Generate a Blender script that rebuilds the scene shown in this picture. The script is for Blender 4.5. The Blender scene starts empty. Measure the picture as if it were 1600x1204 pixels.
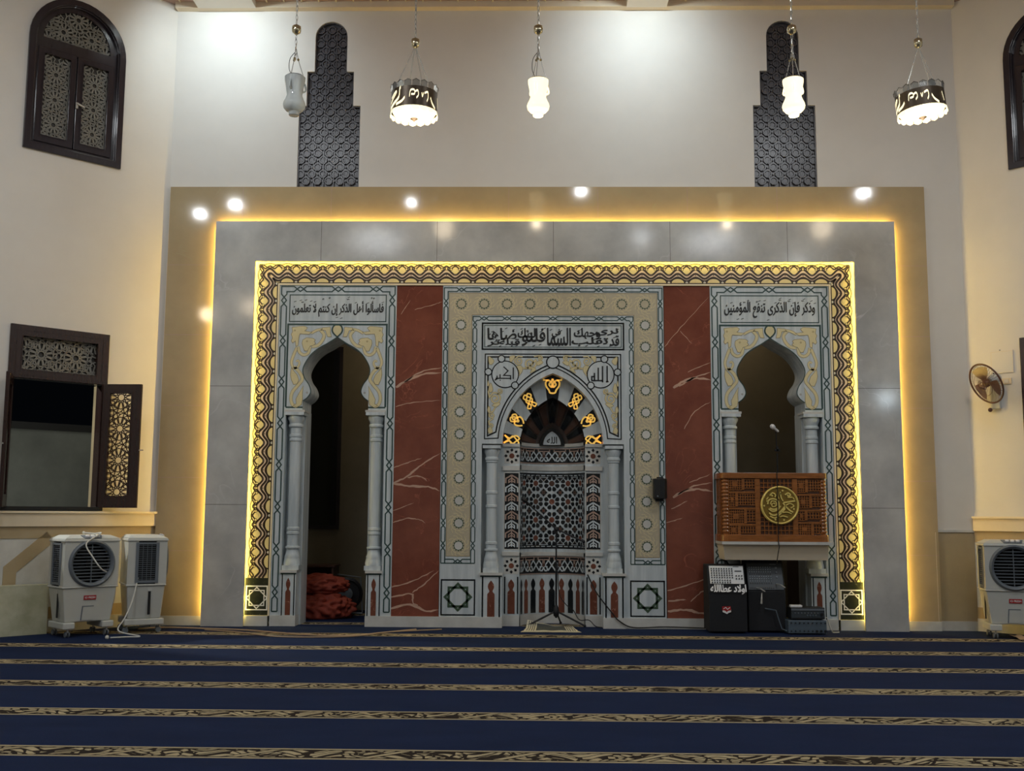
import bpy, bmesh, math, random, unicodedata
from mathutils import Vector, Matrix
from mathutils.geometry import tessellate_polygon
PI = math.pi
random.seed(7)
scene = bpy.context.scene
COL = scene.collection
sin, cos = math.sin, math.cos

# ------------------------------------------------------------------ camera
XS = -0.16                                    # the wall composition is centred on x = 0
F_PX, PITCH, YAW, ROLL = 1664.13, .1194, -.0189, .0058
CAM = Vector((-.1149 + XS, -13.957, 1.46))
_f = Vector((sin(YAW) * cos(PITCH), cos(YAW) * cos(PITCH), sin(PITCH)))
_r = Vector((cos(YAW), -sin(YAW), 0))
_u = _r.cross(_f)
_r, _u = cos(ROLL) * _r + sin(ROLL) * _u, -sin(ROLL) * _r + cos(ROLL) * _u
cd = bpy.data.cameras.new('camera')
cam = bpy.data.objects.new('camera', cd)
COL.objects.link(cam)
# pixel -> metre helpers read the measurements off the photograph once, from this fixed station point
EYE = Vector((-.2749, -13.957, 1.46))
cam.matrix_world = Matrix(((_r.x, _u.x, -_f.x, CAM.x), (_r.y, _u.y, -_f.y, CAM.y), (_r.z, _u.z, -_f.z, CAM.z), (0, 0, 0, 1)))
cd.sensor_fit = 'HORIZONTAL'; cd.sensor_width = 36
cd.lens = 36 * F_PX / 1600
cd.clip_end = 100
scene.camera = cam

def ray(px, py):
    return _f + _r * ((px - 800) / F_PX) - _u * ((py - 602) / F_PX)
def at(px, py, Y=0):
    d = ray(px, py); q = EYE + d * ((Y - EYE.y) / d.y); return q.x, q.z
def onfloor(px, py, Z=0):
    d = ray(px, py); q = EYE + d * ((Z - EYE.z) / d.z); return q.x, q.y
def zat(py, Y=0, px=862):
    return at(px, py, Y)[1]

# ------------------------------------------------------------------ world, exposure
w = bpy.data.worlds.new('night'); scene.world = w; w.use_nodes = True
w.node_tree.nodes['Background'].inputs[0].default_value = (.012, .016, .022, 1)
w.node_tree.nodes['Background'].inputs[1].default_value = .08
scene.view_settings.view_transform = 'Standard'
scene.view_settings.look = 'None'
scene.view_settings.gamma = 1
scene.view_settings.use_curve_mapping = False
scene.view_settings.exposure = 0.0

# ------------------------------------------------------------------ lights of the hall, plus added fill lights
def aim(o, target):
    o.rotation_euler = (Vector(target) - o.location).to_track_quat('-Z', 'Y').to_euler()
def area(name, loc, target, size, power, col, size_y=None):
    l = bpy.data.lights.new(name, 'AREA'); l.energy = power; l.color = col; l.size = size
    if size_y: l.shape = 'RECTANGLE'; l.size_y = size_y
    else: l.shape = 'DISK'
    o = bpy.data.objects.new(name, l); o.location = loc; COL.objects.link(o); aim(o, target); return o
def spot(name, loc, target, power, col, ang, blend=.8, rad=.08):
    l = bpy.data.lights.new(name, 'SPOT'); l.energy = power; l.color = col; l.spot_size = math.radians(ang); l.spot_blend = blend
    l.shadow_soft_size = rad
    o = bpy.data.objects.new(name, l); o.location = loc; COL.objects.link(o); aim(o, target); return o
COOL = (.80, .93, 1.0); NEUT = (1, .93, .84); WARM = (1, .80, .55)
for x, z, p, s in ((-7.35, 7.75, 14, .15), (-6.6, 7.95, 16, .17), (-2.85, 8.0, 8, .11), (.75, 8.25, 11, .16), (2.0, 7.2, 5, .08), (6.7, 8.2, 15, .17), (5.2, 6.6, 4, .07)):
    area('hall_floodlight', (x, -8, z), (x * .6, 0, 3.8), s, p, (.93, .97, 1), s * .5)
for x in (-4.2, 4.2):
    for y in (-5.5, -12.5):
        area('hall_fill_light', (x, y, 8.3), (x, y, 0), 1.3, 104, (.92, .965, 1))  # unseen overhead fill, added to raise the general brightness of the hall
area('hall_chandelier', (-6.5, -6.0, 5.2), (-4, 0, 3.5), .25, 5, WARM)
area('hall_chandelier', (-5.6, -6.0, 5.3), (-4, 0, 3.5), .25, 5, WARM)
area('hall_chandelier', (6.3, -6.0, 3.6), (4, 0, 3), .2, 5, COOL)
spot('wall_floodlight', (-4.5, -1.35, 8.33), (-4.45, .06, 7.6), 150, COOL, 125, 1.0)
spot('wall_floodlight', (1.2, -1.35, 8.33), (1.15, .06, 7.6), 135, COOL, 125, 1.0)
area('yard_fill_light', (-9.5, .4, 5.0), (-8.2, 1.6, 1.0), .4, 340, (.97, 1, .96))  # added fill with no visible fixture, brightens the yard wall outside the window
area('store_room_fill', (-2.0, 1.5, 4.5), (-2.9, 1.6, 0), .3, 8, WARM)  # invisible fill added so the store room walls show
area('pulpit_room_fill', (2.4, 1.2, 4.8), (2.9, 1.6, 1.5), .3, 7, WARM)  # fill added to lift the room behind the balcony, no lamp seen there

# ------------------------------------------------------------------ materials
def lin(c):
    def g(v):
        v /= 255
        return v / 12.92 if v <= .04045 else ((v + .055) / 1.055) ** 2.4
    return (g(c[0]), g(c[1]), g(c[2]), 1)
MATS = {}
def M(name, rgb, rough=.5, metal=0, var=.10, scale=6, bump=0, spec=.5, stretch=(1, 1, 1), vein=None, vein_scale=1.2, vein_w=.02, trans=0, emit=0, cloud=None, coat=0, sss=0):
    """principled surface with a noise-varied base colour; optional cloud colour and veins"""
    if name in MATS: return MATS[name]
    m = bpy.data.materials.new(name); m.use_nodes = True; nt = m.node_tree; N = nt.nodes; L = nt.links
    b = N['Principled BSDF']
    b.inputs['Roughness'].default_value = rough; b.inputs['Metallic'].default_value = metal
    b.inputs['Specular IOR Level'].default_value = spec
    b.inputs['Coat Weight'].default_value = coat
    if trans: b.inputs['Transmission Weight'].default_value = trans
    tc = N.new('ShaderNodeNewGeometry'); mp = N.new('ShaderNodeMapping'); mp.inputs['Scale'].default_value = stretch
    L.new(tc.outputs['Position'], mp.inputs['Vector'])
    no = N.new('ShaderNodeTexNoise'); no.inputs['Scale'].default_value = scale; no.inputs['Detail'].default_value = 5; no.inputs['Roughness'].default_value = .6
    L.new(mp.outputs[0], no.inputs['Vector'])
    cr = N.new('ShaderNodeValToRGB'); c = lin(rgb)
    k = cloud and lin(cloud)
    cr.color_ramp.elements[0].position = .3; cr.color_ramp.elements[1].position = .7
    cr.color_ramp.elements[0].color = k if k else tuple(v * (1 - var) for v in c[:3]) + (1,)
    cr.color_ramp.elements[1].color = c if k else tuple(min(1, v * (1 + var)) for v in c[:3]) + (1,)
    L.new(no.outputs['Fac'], cr.inputs['Fac']); out = cr.outputs['Color']
    if vein:
        n2 = N.new('ShaderNodeTexNoise'); n2.inputs['Scale'].default_value = vein_scale; n2.inputs['Detail'].default_value = 4; n2.inputs['Distortion'].default_value = .8
        L.new(mp.outputs[0], n2.inputs['Vector'])
        s = N.new('ShaderNodeMath'); s.operation = 'SUBTRACT'; s.inputs[1].default_value = .5; L.new(n2.outputs['Fac'], s.inputs[0])
        a = N.new('ShaderNodeMath'); a.operation = 'ABSOLUTE'; L.new(s.outputs[0], a.inputs[0])
        mr = N.new('ShaderNodeMapRange'); mr.inputs[1].default_value = 0; mr.inputs[2].default_value = vein_w; mr.inputs[3].default_value = 1; mr.inputs[4].default_value = 0
        L.new(a.outputs[0], mr.inputs[0])
        n3 = N.new('ShaderNodeTexNoise'); n3.inputs['Scale'].default_value = vein_scale * 2.3; L.new(mp.outputs[0], n3.inputs['Vector'])
        mr2 = N.new('ShaderNodeMapRange'); mr2.inputs[1].default_value = .42; mr2.inputs[2].default_value = .62; L.new(n3.outputs['Fac'], mr2.inputs[0])
        mu = N.new('ShaderNodeMath'); mu.operation = 'MULTIPLY'; L.new(mr.outputs[0], mu.inputs[0]); L.new(mr2.outputs[0], mu.inputs[1])
        mx = N.new('ShaderNodeMix'); mx.data_type = 'RGBA'; L.new(mu.outputs[0], mx.inputs[0]); L.new(out, mx.inputs[6]); mx.inputs[7].default_value = lin(vein); out = mx.outputs[2]
    L.new(out, b.inputs['Base Color'])
    if bump:
        bp = N.new('ShaderNodeBump'); bp.inputs['Strength'].default_value = bump; bp.inputs['Distance'].default_value = .01
        L.new(no.outputs['Fac'], bp.inputs['Height']); L.new(bp.outputs[0], b.inputs['Normal'])
    if emit:
        L.new(out, b.inputs['Emission Color']); b.inputs['Emission Strength'].default_value = emit
    MATS[name] = m
    return m

paint = M('wall_paint', (226, 222, 214), .55, var=.02, scale=3)
beige = M('beige_marble', (180, 162, 128), .07, var=.07, scale=2.5, bump=.02, vein=(178, 164, 130), vein_scale=3, vein_w=.015)
greym = M('grey_marble', (212, 212, 207), .13, scale=1.6, cloud=(176, 177, 175), vein=(208, 208, 206), vein_scale=.8, vein_w=.006)
white = M('white_marble', (222, 230, 232), .22, scale=3.2, stretch=(3.5, 3.5, .35), cloud=(184, 195, 200))
whiteb = M('white_marble_trim', (222, 222, 216), .25, scale=3, cloud=(196, 196, 190))
ivory = M('ivory_fillet', (240, 226, 196), .3, var=.03)
red = M('red_marble', (142, 84, 66), .10, scale=2.2, cloud=(120, 66, 52), vein=(165, 98, 78), vein_scale=1.7, vein_w=.006)
redv = M('red_marble_vein', (205, 168, 146), .15, var=.1, scale=9)
redin = M('red_marble_inlay', (132, 80, 62), .2, scale=5, cloud=(108, 62, 47), vein=(190, 140, 120), vein_scale=4, vein_w=.01)
green = M('green_inlay', (52, 78, 75), .3, var=.15)
green2 = M('olive_green_inlay', (70, 92, 72), .3, var=.15, scale=12)
blackm = M('black_marble', (22, 27, 30), .2, var=.2)
darkgrn = M('dark_green_marble', (52, 54, 42), .16, var=.25, scale=6, vein=(96, 96, 76), vein_scale=5, vein_w=.01)
cream = M('cream_marble', (194, 184, 158), .3, var=.06, scale=14)
creamline = M('cream_outline', (150, 132, 88), .35, var=.05)
creamlight = M('cream_inlay', (224, 212, 166), .3, var=.05)
yellowst = M('yellow_marble', (226, 210, 156), .25, var=.06, scale=9)
pinkst = M('pink_white_marble', (214, 194, 178), .25, var=.06, scale=9)
brownln = M('brown_line_inlay', (46, 33, 22), .3, var=.1)
greyst = M('grey_line_inlay', (82, 72, 66), .3, var=.1)
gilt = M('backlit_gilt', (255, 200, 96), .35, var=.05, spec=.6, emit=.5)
brownst = M('brown_marble', (92, 66, 54), .25, var=.12, scale=9)
tan = M('tan_rose_marble', (176, 150, 136), .28, var=.1, scale=9)
letter = M('inscription_black', (34, 36, 38), .4, var=.05)
wood = M('dark_wood', (48, 30, 26), .25, var=.2, scale=4, stretch=(6, 6, .6), bump=.05, coat=.2)
woodbl = M('near_black_wood', (44, 38, 44), .18, var=.15, scale=4, stretch=(5, 5, .6), coat=.4)
grille = M('grey_screen', (132, 130, 122), .5, var=.05)
screen = M('dark_screen', (78, 77, 82), .28, var=.12, scale=5)
glass = M('night_glass', (22, 24, 28), .06, var=.05)
backpane = M('dusty_pane', (74, 72, 68), .25, var=.05)
honey = M('honey_wood', (150, 92, 44), .22, var=.25, scale=5, stretch=(1, 1, 6), bump=.04, coat=.3)
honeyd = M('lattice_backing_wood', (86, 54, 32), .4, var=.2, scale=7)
gold = M('gold_metal', (246, 222, 126), .30, metal=.15, var=.06, scale=20)
goldd = M('gold_metal_recess', (134, 108, 40), .4, metal=.15, var=.1, scale=20)
plasticw = M('off_white_plastic', (196, 198, 192), .38, var=.02)
plasticg = M('grey_plastic', (108, 116, 124), .4, var=.04)
dark = M('black_plastic', (22, 24, 28), .45, var=.1)
darkfab = M('black_carpet_covering', (24, 26, 31), .8, var=.15, scale=40)
darker = M('dark_void', (12, 13, 15), .6, var=.1)
slateb = M('slate_panel', (84, 98, 110), .4, var=.06)
mixd = M('charcoal_panel', (58, 66, 72), .4, var=.06)
palek = M('pale_grey_knob', (140, 150, 156), .4, var=.06)
mixw = M('white_panel', (222, 224, 224), .4, var=.02)
redlab = M('red_label', (168, 30, 36), .4, var=.05)
whitelab = M('white_lettering', (236, 236, 236), .4, var=.02)
chrome = M('chrome', (214, 214, 208), .25, metal=.6, var=.05)
brass = M('brass', (206, 196, 164), .15, metal=.9, var=.06)
cordw = M('white_cord', (214, 214, 208), .5, var=.03)
cordb = M('beige_cord', (176, 150, 120), .6, var=.05)
cordk = M('black_cord', (18, 18, 20), .5, var=.05)
led = M('led_light', (255, 214, 112), .5, var=.01, emit=30)
led2 = M('led_light_inner', (255, 232, 140), .5, var=.01, emit=26)
lampglow = M('lit_opal_glass', (255, 240, 196), .3, var=.01, emit=1.25)
lampoff = M('frosted_glass', (226, 234, 234), .12, var=.05, trans=.35)
bronze = M('dark_bronze_band', (74, 62, 48), .35, metal=.5, var=.15)
acry = M('clear_acrylic', (150, 152, 148), .1, var=.05, trans=.6)
orange = M('orange_fabric', (150, 62, 44), .7, var=.2, scale=8, bump=.2)
rugm = M('rug_cream', (214, 208, 182), .9, var=.08, scale=60)
rugd = M('rug_charcoal', (70, 74, 74), .9, var=.3, scale=60)
fanbr = M('brown_fan_plastic', (92, 58, 44), .3, var=.08)
bladebr = M('brown_translucent_blade', (96, 64, 54), .35, var=.1, trans=.15)
slabm = M('green_grey_slab', (214, 212, 186), .25, scale=3.0, cloud=(176, 176, 142))
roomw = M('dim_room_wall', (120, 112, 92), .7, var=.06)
yardw = M('yard_wall', (128, 132, 126), .8, var=.15, scale=1.5, cloud=(100, 104, 100))
rose = M('rose_ceiling_tile', (178, 150, 142), .5, var=.06, scale=5)
moulding = M('cream_moulding', (226, 212, 186), .5, var=.03)
paperbr = M('brown_paper', (176, 146, 112), .8, var=.15, scale=10)
kraft = M('dark_cabinet_wood', (74, 50, 38), .5, var=.15)

def carpet_material():
    m = bpy.data.materials.new('carpet'); m.use_nodes = True; nt = m.node_tree; N = nt.nodes; L = nt.links; b = N['Principled BSDF']
    b.inputs['Roughness'].default_value = .9; b.inputs['Specular IOR Level'].default_value = .15
    def node(t, **k):
        n = N.new(t)
        for a, v in k.items(): setattr(n, a, v)
        return n
    def math_(op, a, bb=None, clamp=False):
        n = N.new('ShaderNodeMath'); n.operation = op; n.use_clamp = clamp
        for i, v in enumerate((a, bb)):
            if v is None: continue
            if isinstance(v, (int, float)): n.inputs[i].default_value = v
            else: L.new(v, n.inputs[i])
        return n.outputs[0]
    g = N.new('ShaderNodeNewGeometry'); sp = N.new('ShaderNodeSeparateXYZ'); L.new(g.outputs['Position'], sp.inputs[0])
    X, Y = sp.outputs[0], sp.outputs[1]
    # distance along the rows: rows run across the hall, one every 1.2726 m
    yy = math_('ADD', Y, math_('MULTIPLY', X, .0105))
    v = math_('DIVIDE', math_('ADD', yy, .929 - .0017 + 40 * 1.2726), 1.2726)
    fr = math_('FRACT', math_('ADD', v, .5))
    t = math_('MULTIPLY', math_('SUBTRACT', fr, .5), 1.2726 / .285)     # -.5..+.5 across a band
    at_ = math_('ABSOLUTE', t)
    inband = math_('LESS_THAN', at_, .5)
    edge = math_('GREATER_THAN', at_, .40)
    gap = math_('MULTIPLY', math_('GREATER_THAN', at_, .34), math_('LESS_THAN', at_, .40))
    # leaf scroll: stretched, sheared cells with dark joints
    row = math_('FLOOR', math_('ADD', v, .5))
    cx = N.new('ShaderNodeCombineXYZ')
    sx = math_('ADD', math_('MULTIPLY', X, 10.0), math_('MULTIPLY', row, 3.7))
    wob = math_('SINE', math_('MULTIPLY', sx, .75))
    L.new(math_('ADD', sx, math_('MULTIPLY', t, math_('MULTIPLY', wob, 3.2))), cx.inputs[0]); L.new(math_('ADD', math_('MULTIPLY', t, 4.6), math_('MULTIPLY', math_('SINE', math_('MULTIPLY', sx, 1.9)), .8)), cx.inputs[1])
    vo = node('ShaderNodeTexVoronoi', feature='DISTANCE_TO_EDGE'); vo.inputs['Scale'].default_value = .95; vo.inputs['Randomness'].default_value = .85
    L.new(cx.outputs[0], vo.inputs['Vector'])
    leaf = math_('GREATER_THAN', vo.outputs['Distance'], .12)
    # crossing ribbon
    rb = math_('ABSOLUTE', math_('SUBTRACT', math_('FRACT', math_('ADD', math_('MULTIPLY', X, 1.25), math_('ADD', math_('MULTIPLY', t, -.42), math_('MULTIPLY', row, .37)))), .5))
    ribbon = math_('LESS_THAN', rb, .035)
    rim = math_('MULTIPLY', math_('LESS_THAN', rb, .065), math_('GREATER_THAN', rb, .035))
    pat = math_('MAXIMUM', math_('MULTIPLY', leaf, math_('SUBTRACT', 1, rim)), ribbon)
    pat = math_('MULTIPLY', pat, math_('SUBTRACT', 1, gap))
    pat = math_('MAXIMUM', pat, edge)
    nz = N.new('ShaderNodeTexNoise'); nz.inputs['Scale'].default_value = 1.3; nz.inputs['Detail'].default_value = 6
    mp = N.new('ShaderNodeMapping'); mp.inputs['Scale'].default_value = (1, 3, 1); L.new(g.outputs['Position'], mp.inputs[0]); L.new(mp.outputs[0], nz.inputs['Vector'])
    navy = N.new('ShaderNodeMix'); navy.data_type = 'RGBA'; L.new(nz.outputs['Fac'], navy.inputs[0])
    navy.inputs[6].default_value = lin((13, 27, 58)); navy.inputs[7].default_value = lin((24, 42, 78))
    n2 = N.new('ShaderNodeTexNoise'); n2.inputs['Scale'].default_value = 22; L.new(g.outputs['Position'], n2.inputs['Vector'])
    tanm = N.new('ShaderNodeMix'); tanm.data_type = 'RGBA'; L.new(n2.outputs['Fac'], tanm.inputs[0])
    tanm.inputs[6].default_value = lin((164, 150, 118)); tanm.inputs[7].default_value = lin((204, 188, 150))
    m1 = N.new('ShaderNodeMix'); m1.data_type = 'RGBA'; L.new(pat, m1.inputs[0]); m1.inputs[6].default_value = lin((44, 36, 30)); L.new(tanm.outputs[2], m1.inputs[7])
    m2 = N.new('ShaderNodeMix'); m2.data_type = 'RGBA'; L.new(inband, m2.inputs[0]); L.new(navy.outputs[2], m2.inputs[6]); L.new(m1.outputs[2], m2.inputs[7])
    L.new(m2.outputs[2], b.inputs['Base Color'])
    n3 = N.new('ShaderNodeTexNoise'); n3.inputs['Scale'].default_value = 160; L.new(g.outputs['Position'], n3.inputs['Vector'])
    bp = N.new('ShaderNodeBump'); bp.inputs['Strength'].default_value = .25; bp.inputs['Distance'].default_value = .01
    L.new(n3.outputs['Fac'], bp.inputs['Height']); L.new(bp.outputs[0], b.inputs['Normal'])
    return m
carpet = carpet_material()

# ------------------------------------------------------------------ mesh builder
def front(x, z, d=0):                      # the niche wall: d metres out of the plane y = 0
    return (x, -d, z)
def mirror_map(T, c=0):
    return lambda x, z, d=0: T(2 * c - x, z, d)
def shifted(T, dx=0, dz=0, dd=0):
    return lambda x, z, d=0: T(x + dx, z + dz, d + dd)
LC = Vector((-5.22, .06)); LD = Vector((-.70711, -.70711)); LN = Vector((.70711, -.70711))
RC = Vector((5.46, .06)); RD = Vector((.70711, -.70711)); RN = Vector((-.70711, -.70711))
def leftw(s, z, d=0):
    p = LC + LD * s + LN * d; return (p.x, p.y, z)
def rightw(s, z, d=0):
    p = RC + RD * s + RN * d; return (p.x, p.y, z)

class MB:
    def __init__(self, T=front):
        self.v = []; self.f = []; self.m = []; self.mats = []; self.T = T
    def mi(self, mat):
        if mat not in self.mats: self.mats.append(mat)
        return self.mats.index(mat)
    def raw(self, vs, fs, mat):
        o = len(self.v); k = self.mi(mat)
        self.v += [tuple(p) for p in vs]
        for f in fs: self.f.append([o + i for i in f]); self.m.append(k)
    # ---- 2-D shapes on the map T(a, z, d)
    def prism(self, outline, d0, d1, mat, holes=(), back=True, T=None):
        T = T or self.T
        loops = [list(outline)] + [list(h) for h in holes]
        tris = tessellate_polygon([[Vector((p[0], p[1], 0)) for p in l] for l in loops])
        flat = [p for l in loops for p in l]; n = len(flat)
        vs = [T(p[0], p[1], d1) for p in flat] + [T(p[0], p[1], d0) for p in flat]
        fs = [list(t) for t in tris]
        if back: fs += [[i + n for i in reversed(t)] for t in tris]
        o = 0
        for l in loops:
            k = len(l)
            for i in range(k):
                j = (i + 1) % k; fs.append([o + i, o + j, o + j + n, o + i + n])
            o += k
        self.raw(vs, fs, mat)
    def rect(self, x0, x1, z0, z1, d0, d1, mat, T=None):
        self.prism([(x0, z0), (x1, z0), (x1, z1), (x0, z1)], d0, d1, mat, T=T)
    def flat(self, outline, d, mat, holes=(), T=None):
        T = T or self.T
        loops = [list(outline)] + [list(h) for h in holes]
        tris = tessellate_polygon([[Vector((p[0], p[1], 0)) for p in l] for l in loops])
        self.raw([T(p[0], p[1], d) for l in loops for p in l], [list(t) for t in tris], mat)
    def frect(self, x0, x1, z0, z1, d, mat, T=None):
        self.raw([(T or self.T)(*p, d) for p in ((x0, z0), (x1, z0), (x1, z1), (x0, z1))], [[0, 1, 2, 3]], mat)
    def disc(self, x, z, r, d, mat, n=20, T=None, r0=0, a0=0):
        T = T or self.T
        A = [(a0 + 2 * PI * i / n) for i in range(n)]
        if r0 == 0: self.raw([T(x + r * cos(a), z + r * sin(a), d) for a in A], [list(range(n))], mat)
        else:
            self.raw([T(x + r * cos(a), z + r * sin(a), d) for a in A] + [T(x + r0 * cos(a), z + r0 * sin(a), d) for a in A],
                     [[i, (i + 1) % n, n + (i + 1) % n, n + i] for i in range(n)], mat)
    def stroke(self, pts, w, d, mat, closed=False, T=None, thick=0, keep=None, taper=None):
        """a mitred ribbon of width w along pts; thick > 0 gives it sides"""
        T = T or self.T
        P = [Vector((p[0], p[1])) for p in pts]
        Q = [P[0]]
        for p in P[1:]:
            if (p - Q[-1]).length > 1e-6: Q.append(p)
        if closed and (Q[0] - Q[-1]).length < 1e-6: Q.pop()
        P = Q; n = len(P)
        if n < 2: return
        Lr = []
        for i in range(n):
            a = P[i - 1] if (i > 0 or closed) else None
            c = P[(i + 1) % n] if (i < n - 1 or closed) else None
            d1 = (P[i] - a).normalized() if a is not None else None
            d2 = (c - P[i]).normalized() if c is not None else None
            if d1 is None: d1 = d2
            if d2 is None: d2 = d1
            n1 = Vector((-d1.y, d1.x)); n2 = Vector((-d2.y, d2.x)); mm = n1 + n2
            if mm.length < 1e-4: mm = n1
            mm.normalize(); k = 1 / max(.45, mm.dot(n1))
            ww = w if taper is None else w * taper(i / max(1, n - 1))
            Lr.append((P[i] + mm * k * ww / 2, P[i] - mm * k * ww / 2))
        seg = [(i, (i + 1) % n) for i in range(n if closed else n - 1)]
        if keep: seg = [s for s in seg if keep(*((P[s[0]] + P[s[1]]) / 2))]
        vs = []; fs = []
        for l, r in Lr: vs += [T(l.x, l.y, d), T(r.x, r.y, d)]
        m = len(vs)
        if thick:
            for l, r in Lr: vs += [T(l.x, l.y, d - thick), T(r.x, r.y, d - thick)]
        for i, j in seg:
            fs.append([2 * i, 2 * i + 1, 2 * j + 1, 2 * j])
            if thick: fs += [[2 * i, 2 * j, m + 2 * j, m + 2 * i], [2 * i + 1, m + 2 * i + 1, m + 2 * j + 1, 2 * j + 1]]
        self.raw(vs, fs, mat)
    def frame(self, x0, x1, z0, z1, w, d, mat, T=None):
        self.stroke([(x0, z0), (x1, z0), (x1, z1), (x0, z1)], w, d, mat, True, T)
    # ---- solids in plain coordinates
    def box(self, x0, x1, y0, y1, z0, z1, mat):
        self.raw([(x, y, z) for z in (z0, z1) for y in (y0, y1) for x in (x0, x1)],
                 [[0, 2, 3, 1], [4, 5, 7, 6], [0, 1, 5, 4], [2, 6, 7, 3], [0, 4, 6, 2], [1, 3, 7, 5]], mat)
    def hexa(self, b, t, mat):                # 4 bottom points, 4 top points
        self.raw(list(b) + list(t), [[3, 2, 1, 0], [4, 5, 6, 7], [0, 1, 5, 4], [1, 2, 6, 5], [2, 3, 7, 6], [3, 0, 4, 7]], mat)
    def lathe(self, prof, c, mat, n=24, axis=(0, 0, 1), sweep=None):
        ax = Vector(axis).normalized(); q = Vector((0, 0, 1)).rotation_difference(ax); c = Vector(c)
        vs = []
        for r, z in prof:
            for i in range(n):
                a = 2 * PI * i / n; vs.append(c + q @ Vector((r * cos(a), r * sin(a), z)))
        fs = []
        for k in range(len(prof) - 1):
            for i in range(n):
                j = (i + 1) % n; fs.append([k * n + i, k * n + j, (k + 1) * n + j, (k + 1) * n + i])
        fs.append(list(reversed(range(n)))); fs.append([(len(prof) - 1) * n + i for i in range(n)])
        self.raw(vs, fs, mat)
    def tube(self, pts, r, mat, n=8, closed=False):
        P = [Vector(p) for p in pts]; m = len(P); vs = []; up = Vector((0, 0, 1)); prev = None
        for i in range(m):
            a = P[i - 1] if (i or closed) else P[i]; b = P[(i + 1) % m] if (i < m - 1 or closed) else P[i]
            t = (b - a).normalized()
            if prev is None:
                prev = t.orthogonal().normalized()
            prev = (prev - t * prev.dot(t)).normalized(); s = t.cross(prev)
            rr = r[i] if isinstance(r, (list, tuple)) else r
            for k in range(n):
                an = 2 * PI * k / n; vs.append(P[i] + (prev * cos(an) + s * sin(an)) * rr)
        fs = []
        for i in range(m if closed else m - 1):
            j = (i + 1) % m
            for k in range(n): fs.append([i * n + k, i * n + (k + 1) % n, j * n + (k + 1) % n, j * n + k])
        if not closed: fs += [list(reversed(range(n))), [(m - 1) * n + k for k in range(n)]]
        self.raw(vs, fs, mat)
    def sphere(self, c, r, mat, n=14, sz=1):
        self.lathe([(max(1e-4, r * sin(PI * i / 8)), -r * sz * cos(PI * i / 8)) for i in range(9)], c, mat, n)
    def build(self, name, parent=None, smooth=None, bevel=0, label=None):
        me = bpy.data.meshes.new(name)
        off = Vector((0, 0, 0))
        if parent is not None:
            r = parent
            while r.parent: r = r.parent
            if not r.get('local'): off = r.location.copy()
        else:
            xs = [p[0] for p in self.v]; ys = [p[1] for p in self.v]; zs = [p[2] for p in self.v]
            off = Vector(((min(xs) + max(xs)) / 2, (min(ys) + max(ys)) / 2, min(zs)))
        me.from_pydata([tuple(Vector(p) - off) for p in self.v], [], self.f)
        for m in self.mats: me.materials.append(m)
        me.polygons.foreach_set('material_index', self.m)
        me.update()
        bm = bmesh.new(); bm.from_mesh(me)
        bmesh.ops.recalc_face_normals(bm, faces=bm.faces)
        bm.to_mesh(me); bm.free()
        if smooth:
            me.polygons.foreach_set('use_smooth', [True] * len(me.polygons))
            me.set_sharp_from_angle(angle=math.radians(smooth))
        o = bpy.data.objects.new(name, me); COL.objects.link(o)
        if parent is not None: o.parent = parent
        else: o.location = off
        if bevel:
            md = o.modifiers.new('edge', 'BEVEL'); md.width = bevel; md.segments = 2; md.limit_method = 'ANGLE'; md.angle_limit = math.radians(40)
        if label: o['label'] = label
        return o

def tag(o, label, cat, group=None):
    o['label'] = label; o['category'] = cat
    if group: o['group'] = group
    return o
def struct(o):
    o['kind'] = 'structure'; return o
def thing(name, loc, label, cat, group=None, rz=0, local=False):
    o = bpy.data.objects.new(name, None); COL.objects.link(o); o.location = loc; o.rotation_euler = (0, 0, rz)
    o.empty_display_size = .1
    if local: o['local'] = 1
    if label: tag(o, label, cat, group)
    return o
def copy_tree(o, parent=None):
    c = o.copy(); COL.objects.link(c)
    if parent: c.parent = parent
    for ch in [x for x in bpy.data.objects if x.parent == o]: copy_tree(ch, c)
    return c

# ------------------------------------------------------------------ curves and lettering
def spline(pts, n=8, closed=False):
    P = [Vector(p) for p in pts]; out = []; m = len(P)
    for i in range(m if closed else m - 1):
        p1, p2 = P[i], P[(i + 1) % m]
        p0 = P[i - 1] if (i or closed) else p1 * 2 - p2
        p3 = P[(i + 2) % m] if (i + 2 < m or closed) else p2 * 2 - p1
        for k in range(n):
            t = k / n
            out.append(.5 * ((2 * p1) + (p2 - p0) * t + (2 * p0 - 5 * p1 + 4 * p2 - p3) * t * t + (3 * p1 - p0 - 3 * p2 + p3) * t ** 3))
    if not closed: out.append(P[-1])
    return [tuple(p) for p in out]
def arcpts(cx, cz, r, a0, a1, n=16):
    return [(cx + r * cos(a0 + (a1 - a0) * i / n), cz + r * sin(a0 + (a1 - a0) * i / n)) for i in range(n + 1)]
def spiral(cx, cz, r0, r1, a0, turns, n=28):
    return [(cx + (r0 + (r1 - r0) * i / n) * cos(a0 + 2 * PI * turns * i / n), cz + (r0 + (r1 - r0) * i / n) * sin(a0 + 2 * PI * turns * i / n)) for i in range(n + 1)]
def pointed(wd, h, z0, n=18, x0=0):
    c = (h * h - wd * wd) / (2 * wd); R = wd + c; a = math.acos(c / R)
    rt = [(x0 - c + R * cos(a * i / n), z0 + R * sin(a * i / n)) for i in range(n + 1)]
    lf = [(2 * x0 - x, z) for x, z in rt]
    return lf + rt[::-1][1:]                  # left foot, apex, right foot

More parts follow.
